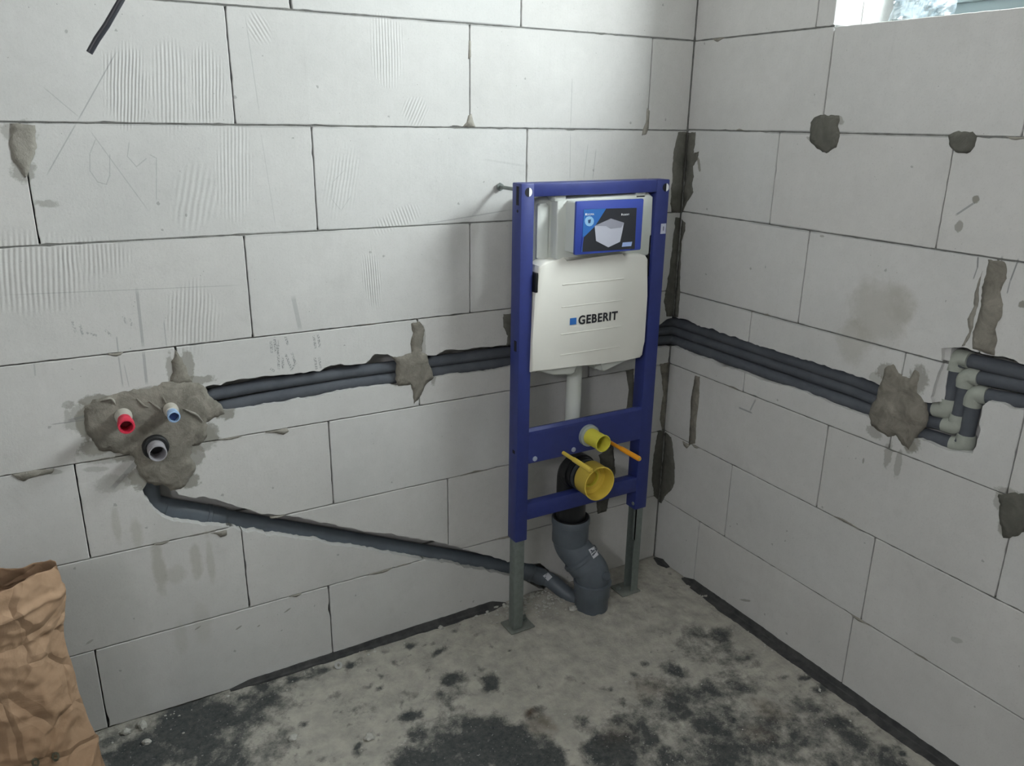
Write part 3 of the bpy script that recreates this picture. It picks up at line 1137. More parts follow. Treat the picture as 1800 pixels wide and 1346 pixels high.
# dark damp patches of bare bitumen showing through the dust, measured on the photograph
blobs = [((775, 1145), .028, .9), ((855, 1195), .040, 1.0), ((800, 1195), .040, .95), ((835, 1120), .022, .5), ((868, 1140), .018, .6), ((718, 1135), .018, .8), ((740, 1100), .02, .3),
         ((765, 1180), .015, .5), ((650, 1145), .03, .7), ((672, 1205), .02, .6), ((715, 1215), .02, .6), ((790, 1218), .06, .7), ((640, 1200), .025, .5), ((700, 1165), .015, .5),
         ((840, 1180), .02, .6), ((955, 1210), .014, .8), ((940, 1255), .03, .7), ((955, 1245), .03, .8),
         ((1225, 1110), .09, 1.0), ((1270, 1120), .09, .95), ((1190, 1180), .07, .9), ((1110, 1185), .035, .8), ((1160, 1235), .07, .9), ((1250, 1210), .09, .9), ((1300, 1150), .06, .6),
         ((1060, 1220), .02, .7), ((1100, 1240), .03, .6), ((1020, 1265), .04, .6), ((1130, 1290), .08, 1.0), ((1080, 1320), .10, .95), ((1180, 1330), .09, .85),
         ((880, 1300), .10, 1.1), ((800, 1310), .09, 1.1), ((760, 1340), .10, 1.1), ((720, 1262), .04, .9), ((735, 1300), .05, .8), ((950, 1330), .08, 1.0), ((830, 1270), .05, .8),
         ((430, 1220), .05, .9), ((380, 1250), .07, 1.0), ((300, 1275), .08, 1.0), ((350, 1300), .09, 1.0), ((470, 1200), .05, .9), ((520, 1185), .05, .9), ((560, 1170), .04, .8), ((270, 1320), .08, 1.0),
         ((420, 1290), .06, .6), ((230, 1330), .07, .9), ((610, 1165), .03, .8), ((480, 1240), .03, .5), ((580, 1225), .03, .35), ((500, 1310), .05, .5), ((440, 1330), .06, .7), ((620, 1320), .03, .5), ((630, 1310), .02, .8),
         ((1330, 1160), .03, .7), ((1385, 1180), .025, .8), ((1415, 1190), .02, .7), ((1450, 1215), .05, .7), ((1350, 1240), .07, .6), ((1400, 1290), .09, .8), ((1330, 1310), .10, .9), ((1470, 1260), .06, .7),
         ((1250, 1290), .08, .8), ((1500, 1300), .07, .7), ((1450, 1340), .09, .8), ((1560, 1330), .06, .7), ((1280, 1250), .05, .7), ((1100, 1205), .03, .5), ((1020, 1210), .015, .5),
         ((330, 1270), .16, .85), ((250, 1320), .20, .85), ((430, 1245), .13, .75), ((490, 1200), .09, .7), ((545, 1178), .05, .7), ((380, 1340), .15, .8), ((470, 1320), .10, .55),
         ((1250, 1130), .13, .62), ((1300, 1190), .12, .55), ((1200, 1230), .15, .62), ((1400, 1260), .20, .5), ((1300, 1310), .24, .6), ((1130, 1300), .12, .7), ((1480, 1310), .16, .5),
         ((820, 1335), .19, .95), ((900, 1325), .12, .9)]
blobs = [(c, r * (.8 if r < .12 and c[0] > 1080 else 1), st * (.8 if r < .12 and c[0] > 1080 else 1)) for c, r, st in blobs]
dark = np.zeros_like(X)
for (px, py), r, st in blobs:
    v = onZ(px, py)
    r = r * 0.85
    d = np.sqrt((wx - v.x) ** 2 + (wy - v.y) ** 2) / r
    dark = np.maximum(dark, st * np.clip(1.35 - d, 0, 1))
n1 = fbm(X, Y, 14, 5, 21)
n2 = fbm(X, Y, 55, 4, 31)
# far from the dusty corner the bare floor takes over
far = np.clip((-Y - 0.75) / 0.5, 0, 1) * 0.75
dark = np.maximum(dark, far * np.clip((n1 - 0.40) * 5, 0, 1))
dark = dark + (n1 - 0.5) * 0.9 + (n2 - 0.5) * 0.5 - 0.1
speck = np.clip((fbm(X, Y, 42, 3, 41) - 0.70) * 9, 0, 1) * np.clip((fbm(X, Y, 6, 2, 42) - .35) * 4, 0, 1)
dark = np.clip(np.maximum(dark, speck * 0.5), 0, 1)
v = onZ(1045, 1080)
dust = np.exp(-(((X + 0.42) / 0.42) ** 2 + ((Y + 0.12) / 0.28) ** 2)) + 0.7 * np.exp(-(((X + 0.15) / 0.2) ** 2 + ((Y + 0.2) / 0.2) ** 2))
dark = np.clip(dark * (1 - 0.85 * np.clip(dust, 0, 1)), 0, 1)
rust = np.zeros_like(X)
for (px, py), r, st in (((945, 1252), .022, .9), ((960, 1265), .03, .8), ((940, 1275), .035, .6), ((1345, 1245), .05, .5), ((1330, 1285), .04, .5), ((1090, 1300), .05, .3), ((1140, 1210), .06, .4), ((640, 1150), .03, .3)):
    v = onZ(px, py)
    d = np.sqrt((wx - v.x) ** 2 + (wy - v.y) ** 2) / r
    rust = np.maximum(rust, st * np.clip(1.2 - d, 0, 1))
Z = (fbm(X, Y, 25, 5, 51) - 0.5) * 0.010 + (n2 - .5) * 0.004 - 0.001
Z += 0.010 * np.exp(-(((X + 0.50) / 0.10) ** 2 + ((Y + 0.03) / 0.05) ** 2)) * (0.5 + fbm(X, Y, 40, 4, 61)) + 0.006 * np.clip(dust, 0, 1) * fbm(X, Y, 60, 4, 62)
Z -= 0.003 * dark
# trowel ridge: the edge of the smoothed screed strip in front of the left foot
a, b = onZ(885, 1103), onZ(965, 1200)
dx, dy = b.x - a.x, b.y - a.y
L = math.hypot(dx, dy)
tt = ((X - a.x) * dx + (Y - a.y) * dy) / L / L
pd = ((X - a.x) * -dy + (Y - a.y) * dx) / L
Z += np.where((tt > 0) & (tt < 1), 0.003 * np.exp(-(pd / 0.006) ** 2), 0)
Z[-1, :] = 0
nx, ny = X.shape
co = np.stack([X, Y, Z], -1).reshape(-1, 3)
idx = np.arange(nx * ny).reshape(nx, ny)
quads = np.stack([idx[:-1, :-1], idx[1:, :-1], idx[1:, 1:], idx[:-1, 1:]], -1).reshape(-1, 4)
me = bpy.data.meshes.new('floor')
me.vertices.add(len(co))
me.vertices.foreach_set('co', co.ravel())
me.loops.add(quads.size)
me.loops.foreach_set('vertex_index', quads.ravel())
me.polygons.add(len(quads))
me.polygons.foreach_set('loop_start', np.arange(0, quads.size, 4))
me.update(calc_edges=True)
for nm, arr in (('bare', dark), ('rust', rust)):
    at = me.attributes.new(nm, 'FLOAT', 'POINT')
    at.data.foreach_set('value', arr.reshape(-1).astype(np.float32))
me.polygons.foreach_set('use_smooth', np.ones(len(quads), dtype=bool))
N = NT('dusty_bitumen_screed')
P = N.pos()
at = N.n('ShaderNodeAttribute', attribute_name='bare')
ar = N.n('ShaderNodeAttribute', attribute_name='rust')
nf = N.noise(P, 70, 5, 0.7)
nm_ = N.noise(P, 18, 5, 0.65)
f = N.math('ADD', at.outputs['Fac'], N.math('MULTIPLY', N.math('SUBTRACT', nf, 0.5), 0.7))
f = N.math('ADD', f, N.math('MULTIPLY', N.math('SUBTRACT', nm_, 0.5), 0.5))
vd = N.n('ShaderNodeTexVoronoi')
vd.inputs['Scale'].default_value = 17
vd.inputs['Randomness'].default_value = 1.0
N.l(P, vd.inputs['Vector'])
vd2 = N.n('ShaderNodeSeparateColor')
N.l(vd.outputs['Color'], vd2.inputs[0])
rad_ = N.math('MULTIPLY', vd2.outputs[0], 0.42)
dd = N.math('ADD', vd.outputs['Distance'], N.math('MULTIPLY', N.math('SUBTRACT', nf, 0.5), 0.35))
drop = N.math('MULTIPLY', N.math('SUBTRACT', rad_, dd), 4.0, clamp=True)
drop = N.math('MULTIPLY', drop, N.ramp(N.noise(P, 3.2, 3), 0.46, 0.56))
f = N.math('MAXIMUM', f, N.math('MULTIPLY', drop, 0.62))
f = N.math('ADD', f, N.math('MULTIPLY', N.math('SUBTRACT', N.noise(P, 230, 2, 0.6), 0.5), 0.35))
f = N.ramp(f, 0.14, 0.62)
dustc = N.mix(N.ramp(nm_, 0.3, 0.7), s2l((176, 172, 162)), s2l((142, 140, 133)))
darkc = N.mix(N.ramp(nf, 0.3, 0.7), s2l((52, 57, 60)), s2l((86, 87, 84)))
c = N.mix(f, dustc, darkc)
c = N.mix(N.math('MULTIPLY', ar.outputs['Fac'], 0.8), c, s2l((74, 58, 42)))
spk = N.ramp(N.noise(P, 150, 2, 0.5), 0.68, 0.76)
c = N.mix(N.math('MULTIPLY', spk, 0.45), c, s2l((196, 196, 190)))
N.l(c, N.b.inputs['Base Color'])
N.b.inputs['Roughness'].default_value = 0.9
N.b.inputs['Specular IOR Level'].default_value = 0.25
N.l(N.bump(N.math('ADD', nf, N.math('MULTIPLY', nm_, 0.6)), 0.7, 0.004), N.b.inputs['Normal'])
floor = link('floor', me, N.m)
tag(floor, 'dusty dark bitumen screed floor with damp black patches', kind='structure')
bm = bmesh.new()
box(bm, (-3.5, -3.7, -0.2), (0.3, 0.3, -0.02))
bm_link('floor_slab', bm, M_CEIL, floor)


def floor_z(x, y):
    i = int(np.argmin(abs(gx - x)))
    j = int(np.argmin(abs(gy - y)))
    return float(Z[i, j])


# ------------------------------------------------------------------ window_1
M_PVC = simple('grey_pvc', (112, 124, 126), 0.35, 0.05, 10)
win = bpy.data.objects.new('window_1', None)
COL.objects.link(win)
win.location = (0.24, (WY0 + WY1) / 2, WZ0)
tag(win, 'small high window with a grey frame in the right wall', kind='structure')
bm = bmesh.new()
y0, y1, z0, z1 = WY1 + .002, WY0 - .002, WZ0 + .002, WZ1 - .002
fw = 0.055
box(bm, (.21, y0, z0), (.28, y1, z0 + fw), .004)
box(bm, (.21, y0, z1 - fw), (.28, y1, z1), .004)
box(bm, (.21, y0, z0 + fw), (.28, y0 + fw, z1 - fw), .004)
box(bm, (.21, y1 - fw, z0 + fw), (.28, y1, z1 - fw), .004)
bm_link('window_frame', bm, M_PVC, win, auto=.5)
bm = bmesh.new()
s = .045
a0, a1, b0, b1 = y0 + fw - .01, y1 - fw + .01, z0 + fw - .01, z1 - fw + .01
box(bm, (.195, a0, b0), (.25, a1, b0 + s), .005)
box(bm, (.195, a0, b1 - s), (.25, a1, b1), .005)
box(bm, (.195, a0, b0 + s), (.25, a0 + s, b1 - s), .005)
box(bm, (.195, a1 - s, b0 + s), (.25, a1, b1 - s), .005)
bm_link('sash', bm, M_PVC, win, auto=.5)


def glassy(name, tint, gl=0.08, rough=0.02):
    N = NT(name)
    N.t.nodes.remove(N.b)
    tr = N.n('ShaderNodeBsdfTransparent')
    tr.inputs['Color'].default_value = tint
    g = N.n('ShaderNodeBsdfGlossy')
    g.inputs['Roughness'].default_value = rough
    mx = N.n('ShaderNodeMixShader')
    mx.inputs[0].default_value = gl
    N.l(tr.outputs[0], mx.inputs[1])
    N.l(g.outputs[0], mx.inputs[2])
    N.l(mx.outputs[0], N.t.nodes['Material Output'].inputs['Surface'])
    return N.m


obox('pane', (.220, a0 + s - .004, b0 + s - .004), (.224, a1 - s + .004, b1 - s + .004), glassy('window_glass', (.93, .97, .96, 1)), win)
# crumpled protective film lying in the reveal
N = NT('clear_film')
N.t.nodes.remove(N.b)
tr = N.n('ShaderNodeBsdfTransparent')
tr.inputs['Color'].default_value = (.9, .95, .97, 1)
tl = N.n('ShaderNodeBsdfTranslucent')
tl.inputs['Color'].default_value = (.25, .28, .3, 1)
gl = N.n('ShaderNodeBsdfGlossy')
gl.inputs['Roughness'].default_value = .15
m1 = N.n('ShaderNodeMixShader')
m1.inputs[0].default_value = .18
N.l(tr.outputs[0], m1.inputs[1])
N.l(tl.outputs[0], m1.inputs[2])
m2 = N.n('ShaderNodeMixShader')
m2.inputs[0].default_value = .2
N.l(m1.outputs[0], m2.inputs[1])
N.l(gl.outputs[0], m2.inputs[2])
N.l(m2.outputs[0], N.t.nodes['Material Output'].inputs['Surface'])
bm = bmesh.new()
nu, nv = 40, 26
grid = []
for i in range(nu):
    row = []
    for j in range(nv):
        yy = -0.575 - 0.17 * i / (nu - 1)
        zz = WZ0 + 0.012 + 0.17 * (j / (nv - 1)) * (1 - .35 * abs(i / (nu - 1) - .4))
        q = Vector((0.10 + .03 * (j / nv), yy, zz))
        d = .030 * mnoise.noise(q * 22) + .014 * mnoise.noise(q * 60)
        row.append(bm.verts.new(q + Vector((d, d * .4, (.02 * mnoise.noise(q * 30 + Vector((5, 5, 5)))) * (j / nv)))))
    grid.append(row)
for i in range(nu - 1):
    for j in range(nv - 1):
        bm.faces.new((grid[i][j], grid[i + 1][j], grid[i + 1][j + 1], grid[i][j + 1]))
fo = bm_link('crumpled_film', bm, N.m)
tag(fo, 'crumpled clear plastic film lying in the window reveal at the top right', 'plastic film')
sd_ = fo.modifiers.new('s', 'SOLIDIFY')
sd_.thickness = 0.0008
w2 = bpy.data.objects.new('added_fill_window', None)  # unseen window, added to let in fill light from the left
COL.objects.link(w2)
tag(w2, kind='structure')
w2.location = (-3.4, (VY0 + VY1) / 2, VZ0)
bm = bmesh.new()
for lo, hi in (((-3.44, VY1, VZ0), (-3.37, VY0, VZ0 + .06)), ((-3.44, VY1, VZ1 - .06), (-3.37, VY0, VZ1)),
               ((-3.44, VY1, VZ0 + .06), (-3.37, VY1 + .06, VZ1 - .06)), ((-3.44, VY0 - .06, VZ0 + .06), (-3.37, VY0, VZ1 - .06))):
    box(bm, lo, hi)
bm_link('window_frame', bm, M_PVC, w2)

# ------------------------------------------------------------------ cistern frame
FX, FYF, FYB = -0.438, -0.160, -0.112
M_BLUE = simple('blue_powder_coat', (46, 56, 116), 0.42, 0.10, 40, spec=.4)
M_BLUED = simple('opening_shade_and_mark', (12, 14, 24), 0.8)  # post slots and holes: shade put into the colour; also the side mark
M_ZINC = simple('galvanised_steel', (122, 130, 126), 0.45, 0.18, 60, metal=0.35)
M_CIST = simple('white_plastic_tank', (206, 210, 204), 0.4, 0.03, 8)
M_COVER = simple('white_foam_cover', (222, 221, 213), 0.6, 0.03, 10)
M_BLACK = simple('black_plastic', (22, 24, 26), 0.35)
M_YEL = simple('yellow_plastic', (206, 198, 74), 0.42, spec=.4)
M_YEL2 = simple('amber_yellow_plastic', (208, 182, 76), 0.42, spec=.4)
M_ORA = simple('orange_plastic_sleeve', (226, 150, 34), 0.42)
M_WHITEP = simple('white_print', (225, 228, 232), 0.5)
M_INK = simple('black_ink', (34, 36, 42), 0.5)
M_LOGO = simple('logo_blue', (42, 104, 178), 0.5)
fr = empty('toilet_installation_frame', (FX, -0.136, 0.004),
           'blue steel wall-hung toilet frame with white cistern and yellow caps on galvanised legs', 'toilet frame')
XL0, XL1, XR0, XR1 = -0.684, -0.644, -0.2385, -0.192


def post(x0, x1, name='post'):
    bm = bmesh.new()
    box(bm, (x0, FYF, .318), (x1, FYB, 1.356), .003, 2)
    return bm_link(name, bm, M_BLUE, fr, auto=.5)


pl = post(XL0, XL1)
pr = post(XR0, XR1)
obox('top_rail', (XL1 - .001, FYF + .0006, 1.3215), (XR0 + .001, FYB + .006, 1.3555), M_BLUE, fr, .0025)
bm = bmesh.new()
# the wide fixing plate, folded back at its top and bottom edges
prof = [(-.118, .660), (-.150, .672), (-.1592, .664), (-.1600, .655), (-.1600, .5665), (-.130, .5640), (-.130, .5680), (-.1560, .570), (-.1560, .652), (-.1500, .666), (-.118, .655)]
ringL = [bm.verts.new((XL1 - .002, y, z)) for y, z in prof]
ringR = [bm.verts.new((XR0 + .002, y, z)) for y, z in prof]
for i in range(len(prof)):
    j = (i + 1) % len(prof)
    bm.faces.new((ringL[i], ringL[j], ringR[j], ringR[i]))
bm.faces.new(ringL)
bm.faces.new(list(reversed(ringR)))
bm_link('fixing_plate', bm, M_BLUE, fr)
obox('lower_rail', (XL1 - .001, FYF + .001, .384), (XR0 + .001, FYF + .032, .434), M_BLUE, fr, .0025)
# seams, slots and holes of the posts: solid pieces, inner shade painted dark
for z0, z1 in ((1.30, 1.348), (.905, .935), (.60, .61)):
    obox('painted_slot', (XL0 - .0006, -.148, z0), (XL0 + .004, -.135, z1), M_BLUED, pl)
olathe('painted_slot', (XL0 + .002, -.142, 1.285), (-1, 0, 0), [(0, 0), (0, .004), (.0026, .004), (.0026, 0)], M_BLUED, pl, 12)
for x, p in (((XL0 + XL1) / 2 + .002, pl), (XR1 - .014, pr)):
    olathe('painted_hole', (x, FYF + .004, 1.334), (0, -1, 0), [(0, 0), (0, .0115), (.0046, .0115), (.0046, 0)], M_BLUED, p, 24)
    bm = bmesh.new()
    seg = 14
    rr = .0112
    vs0 = [bm.verts.new((x + .001 + rr * math.cos(-math.pi / 2 + math.pi * k / seg) * .82, FYF - .0008, 1.334 + rr * math.sin(-math.pi / 2 + math.pi * k / seg))) for k in range(seg + 1)]
    vs1 = [bm.verts.new(v.co + Vector((0, .003, 0))) for v in vs0]
    bm.faces.new(vs0)
    bm.faces.new(list(reversed(vs1)))
    for k in range(seg + 1):
        k2 = (k + 1) % (seg + 1)
        bm.faces.new((vs0[k], vs1[k], vs1[k2], vs0[k2]))
    bm_link('plug', bm, M_WHITEP, p)
for x in (XL0 + .022, XR1 - .022):
    otube('wall_anchor', [(x, -.125, 1.336), (x, .006, 1.336)], .005, M_ZINC, fr, 12)
    olathe('anchor_nut', (x, -.004, 1.336), (0, -1, 0), [(0, 0), (0, .011), (.006, .011), (.006, 0)], M_ZINC, fr, 6)
# sticker on the right post
st_ = obox('sticker', (-.2145, FYF - .0012, 1.203), (-.1960, FYF + .001, 1.232), simple('sticker_white', (188, 192, 208), .6), pr)
obox('sticker_mark', (-.2075, FYF - .0020, 1.212), (-.2035, FYF - .001, 1.224), simple('sticker_grey', (130, 130, 150), .6), fr)
# legs and feet
for i, (x, side) in enumerate((((XL0 + XL1) / 2, 0), ((XR0 + XR1) / 2, 1))):
    bm = bmesh.new()
    r = .0165
    y0_, y1_ = -.136 - r, -.136 + r
    if side == 0:
        box(bm, (x - r, y0_, .008), (x + r, y1_, .33), .002)
    else:
        t_ = .003
        box(bm, (x - r + .006, y0_, .008), (x + r, y0_ + t_, .33))
        box(bm, (x + r - t_, y0_ + t_, .008), (x + r, y1_ - t_, .33))
        box(bm, (x - r, y1_ - t_, .008), (x + r, y1_, .33))
        box(bm, (x - r + .006, y0_, .20), (x - r + .009, y0_ + .012, .33))
    leg = bm_link('leg', bm, M_ZINC, fr, auto=.5)
    foot = obox('foot_plate', (x - .052 if side else x - .030, -.162, .002), (x + .024 if side else x + .055, -.092, .007), simple('dusty_galvanised_plate', (112, 116, 110), .7, .2, 60), fr, .001)
    bx = x - .036 if side else x + .042
    olathe('bolt', (bx, -.12, .006), (0, 0, 1), [(0, 0), (0, .009), (.006, .009), (.006, .004), (.022 if not side else .010, .004), (.022 if not side else .010, 0)], M_ZINC, foot, 6)
# plug with blue insert at the bottom of the right post
olathe('end_screw', (XR0 + .002, -.15, .338), (-1, 0, 0), [(0, 0), (0, .006), (.004, .006), (.004, 0)], M_ZINC, fr, 12)
for px, py in ((940, 806), (1008, 790)):
    q = onY(px, py, FYF)
    olathe('plate_screw', (q.x, FYF + .001, q.z), (0, -1, 0), [(0, 0), (0, .0075), (.003, .0075), (.0045, .004), (.0045, 0)], simple('grey_screw', (150, 158, 176), .5), fr, 16)


# cistern
def extr(name, pts, y0, y1, mat, parent, bev=.006, seg=3):
    """extrude an x-z outline between y0 (front) and y1 with rounded front edge"""
    bm = bmesh.new()
    f0 = [bm.verts.new((x, y0, z)) for x, z in pts]
    f1 = [bm.verts.new((x, y1, z)) for x, z in pts]
    n = len(pts)
    ff = bm.faces.new(f0)
    bm.faces.new(list(reversed(f1)))
    for i in range(n):
        bm.faces.new((f0[i], f1[i], f1[(i + 1) % n], f0[(i + 1) % n]))
    if bev:
        bmesh.ops.bevel(bm, geom=list(ff.edges), offset=bev, segments=seg, profile=.5, affect='EDGES')
    return bm_link(name, bm, mat, parent, auto=.7)


def rrect(x0, x1, z0, z1, r, seg=5):
    out = []
    for cx, cz, a0 in ((x1 - r, z1 - r, 0), (x0 + r, z1 - r, 90), (x0 + r, z0 + r, 180), (x1 - r, z0 + r, 270)):
        for k in range(seg + 1):
            a = math.radians(a0 + 90 * k / seg)
            out.append((cx + r * math.cos(a), cz + r * math.sin(a)))
    return out


body = rrect(-.624, -.232, .835, 1.318, .02)
# rounded funnel-shaped bottom of the tank
tb = [(-.232, 1.298), (-.238, 1.312), (-.252, 1.318), (-.600, 1.318), (-.616, 1.313), (-.624, 1.300), (-.624, .86), (-.61, .832), (-.55, .812), (-.50, .806), (-.475, .806),
      (-.470, .822), (-.465, .850), (-.400, .850), (-.395, .815), (-.385, .802), (-.34, .812), (-.28, .832), (-.245, .848), (-.232, .87)]
tank = extr('cistern', tb, -.118, -.022, M_CIST, fr, .012)
# ribs and the raised opening field of the tank
extr('tank_rib', rrect(-.565, -.553, 1.16, 1.306, .004), -.130, -.110, M_CIST, tank, .004)
extr('tank_rib', rrect(-.612, -.578, 1.15, 1.300, .006), -.125, -.110, M_CIST, tank, .005)
tf = [onY(px, py, -.150) for px, py in ((980, 350), (1141, 338.5), (1149, 346), (1145, 449), (978, 458))]
extr('tank_field', [(v.x, v.z) for v in tf], -.150, -.110, M_CIST, tank, .007)
for x in (-.575, -.305):
    obox('tank_clip', (x, -.150, 1.306), (x + .036, -.100, 1.328), M_CIST, tank, .003)
shaft = extr('access_box', rrect(-.538, -.322, 1.172, 1.308, .004), -.196, -.110, M_CIST, fr, .002)
cap = extr('printed_cover', rrect(-.541, -.319, 1.170, 1.310, .003), -.2035, -.196, simple('blue_print', (46, 66, 150), .45), fr, .001)
PY = -.2037


def zp(zx, zy, y=PY):
    q = onY(880 + zx / 5.609, 300 + zy / 5.609, y)
    return q.x, q.z


def flat(name, zpts, layer, mat, parent):
    y = PY - .0004 * layer
    extr(name, [zp(a, b, y) for a, b in zpts], y, -.2030, mat, parent, 0)


flat('print_dark', [(830, 378), (1342, 366), (1322, 770), (805, 800)], 1, simple('print_charcoal', (40, 42, 48), .4), cap)
flat('print_blue', [(822, 382), (1040, 374), (930, 548), (815, 660), (806, 800), (800, 802)], 2, simple('print_cyan', (44, 100, 168), .4), cap)
flat('print_blue_foot', [(808, 655), (822, 640), (800, 800), (790, 802)], 2.2, simple('blue_print', (46, 66, 150), .45), cap)
flat('print_tank', [(928, 545), (1090, 472), (1216, 512), (1200, 600), (1178, 700), (1062, 755), (942, 692)], 3, simple('print_pale', (178, 180, 192), .5), cap)
flat('print_tank_top', [(928, 545), (1090, 472), (1216, 512), (1190, 560), (1085, 572), (1040, 545)], 4, simple('print_pale_grey', (140, 141, 152), .5), cap)
flat('print_badge', [(875 + 46 * math.cos(a * .5236), 498 + 50 * math.sin(a * .5236)) for a in range(12)], 3, simple('print_pale_blue', (130, 172, 206), .5), cap)
flat('print_badge_mark', [(862, 485), (892, 478), (885, 515), (866, 518)], 4, simple('print_navy', (44, 70, 110), .5), cap)
flat('print_tab', [(1205, 708), (1298, 700), (1288, 742), (1196, 750)], 3, simple('print_lilac', (150, 170, 214), .5), cap)
x_, z_ = zp(835, 440)
otext('print_lettering', 'SIGMA', .0075, (x_ + .0045, PY - .0016, z_ - .0005), M_WHITEP, cap, fit=.0225, space=1.15, depth=.0002)
obox('print_square', (x_ - .001, PY - .0018, z_), (x_ + .003, PY - .001, z_ + .0055), M_WHITEP, cap)
x_, z_ = zp(1190, 440)
otext('print_lettering', 'GEBERIT', .0062, (x_ + .0035, PY - .0016, z_ - .0005), M_WHITEP, cap, fit=.0220, space=1.15, depth=.0002)
obox('print_square', (x_ - .001, PY - .0018, z_), (x_ + .0022, PY - .001, z_ + .0052), M_WHITEP, cap)
q = onY(989.5, 419, -.134)

q = onX(990, 419, -.538)
obox('side_mark', (-.5386, q.y - .006, q.z - .006), (-.5370, q.y + .006, q.z + .006), M_BLUED, shaft)
# lower front cover
CY = -.170
cov = [onY(px, py, CY) for px, py in ((934, 655), (936, 600), (941, 520), (945.5, 480), (949, 468), (960, 460), (975, 458), (992, 457), (996, 454.5), (1094, 449.5), (1098, 447.5), (1128, 446.5), (1136, 449), (1140, 456),
                                       (1138, 520), (1133, 600), (1130.5, 624), (1126, 629), (1100, 633), (1050, 640), (1004, 644.5), (970, 649))]
cover = extr('front_cover', [(v.x, v.z) for v in cov], CY, -.118, M_COVER, fr, .007)
# faint raised bands on the cover
for (a, b), h in ((((992, 500), (1094, 490)), .004), (((992, 540), (1094, 527)), .003), (((988, 590), (1092, 571)), .003), (((985, 627), (1090, 606)), .003)):
    A, B = onY(*a, CY), onY(*b, CY)
    z = (A.z + B.z) / 2
    extr('cover_band', rrect(-.555, -.345, z - h / 2, z + h / 2, .0012, 2), CY - .0012, CY + .004, M_COVER, cover, .0008, 1)
A, B = onY(1015.5, 570, CY), onY(1084, 561, CY)
zt = A.z
otext('cover_lettering', 'GEBERIT', .0345, (A.x + .001, CY - .0008, zt), M_INK, cover, fit=B.x - A.x, space=1.12, bold=.0009, depth=.0006)
A2, B2 = onY(1001.5, 571, CY), onY(1013, 558, CY)
obox('cover_logo', (A2.x, CY - .0014, A2.z), (B2.x, CY + .002, B2.z), M_LOGO, cover)
# black clips that hold the cover
obox('cover_clip', (-.6425, -.172, 1.070), (-.634, -.120, 1.124), M_BLACK, fr, .002)
obox('cover_clip', (-.2470, -.150, 1.080), (-.2385, -.112, 1.20), M_BLACK, fr, .002)
# under-side lip
extr('cover_lip', [(-.640, .850), (-.560, .820), (-.50, .812), (-.484, .818), (-.478, .86), (-.40, .86), (-.395, .81), (-.38, .806), (-.262, .838), (-.262, .87), (-.64, .87)], -.150, -.118, M_CIST, fr, .006)
# flush pipe
fp = [Vector((FX, -.075, .86)), Vector((FX, -.075, .66)), Vector((FX, -.075, .618)), Vector((FX, -.135, .618)), Vector((FX, -.172, .618))]
otube('flush_pipe', fillet(fp, .03), .0235, M_CIST, fr, 24)
olathe('spigot_collar', (FX, -.158, .618), (0, -1, 0), [(0, 0), (0, .034), (.014, .033), (.016, .028), (.016, 0)], simple('clear_grey_collar', (152, 160, 158), .35), fr)
olathe('yellow_spigot', (FX, -.168, .618), (0, -1, 0), [(0, 0), (0, .0255), (.020, .0255), (.022, .0245), (.064, .0245), (.066, .0262), (.070, .0262), (.0705, .0235), (.064, .0222), (.020, .0222), (.020, 0)], M_YEL, fr)
# black waste bend with the yellow cap
bp = [Vector((FX, -.175, .483)), Vector((FX, -.085, .483)), Vector((FX, -.085, .40)), Vector((FX, -.085, .29))]
bend = otube('waste_bend', resample(fillet(bp, .062, 8), .02), .0475, M_BLACK, fr, 32)
olathe('bend_collar', (FX, -.098, .483), (0, -1, 0), [(0, .045), (0, .056), (.018, .057), (.030, .057), (.030, .052), (.048, .052), (.048, .048), (.06, .048)], M_BLACK, fr, 36)
olathe('clamp_ring', (FX, -.150, .483), (0, -1, 0), [(0, .0475), (0, .0515), (.010, .0515), (.010, .0475)], simple('dark_grey_ring', (58, 62, 64), .4), fr, 36)
ycap = olathe('yellow_cap', (FX, -.170, .486), (0, -1, 0), [(0, 0), (0, .0500), (.004, .0525), (.052, .0525), (.055, .0538), (.060, .0538), (.0605, .0505), (.055, .0492),
                                                            (.018, .0492), (.016, .038), (.013, .037), (.010, .028), (.006, .026), (.006, 0)], M_YEL2, fr, 40)
olathe('cap_ring', (FX, -.176, .486), (0, -1, 0), [(0, .030), (.006, .030), (.006, .027), (.010, .027), (.010, .024), (0, .024)], M_YEL, ycap, 36)
# threaded fixing rods in orange sleeves
for x in (-.525, -.353):
    q = .577
    otube('fixing_rod', [(x, FYF + .01, q), (x, -.215, q), (x, -.2155, q), (x, -.300, q), (x, -.303, q)], [.0058, .0058, .0074, .0078, .0066], M_YEL2 if x < -.45 else M_ORA, fr, 14)
    olathe('rod_end', (x, -.3028, q), (0, -1, 0), [(0, 0), (0, .0045), (.002, .004), (.002, 0)], M_YEL2, fr, 12)

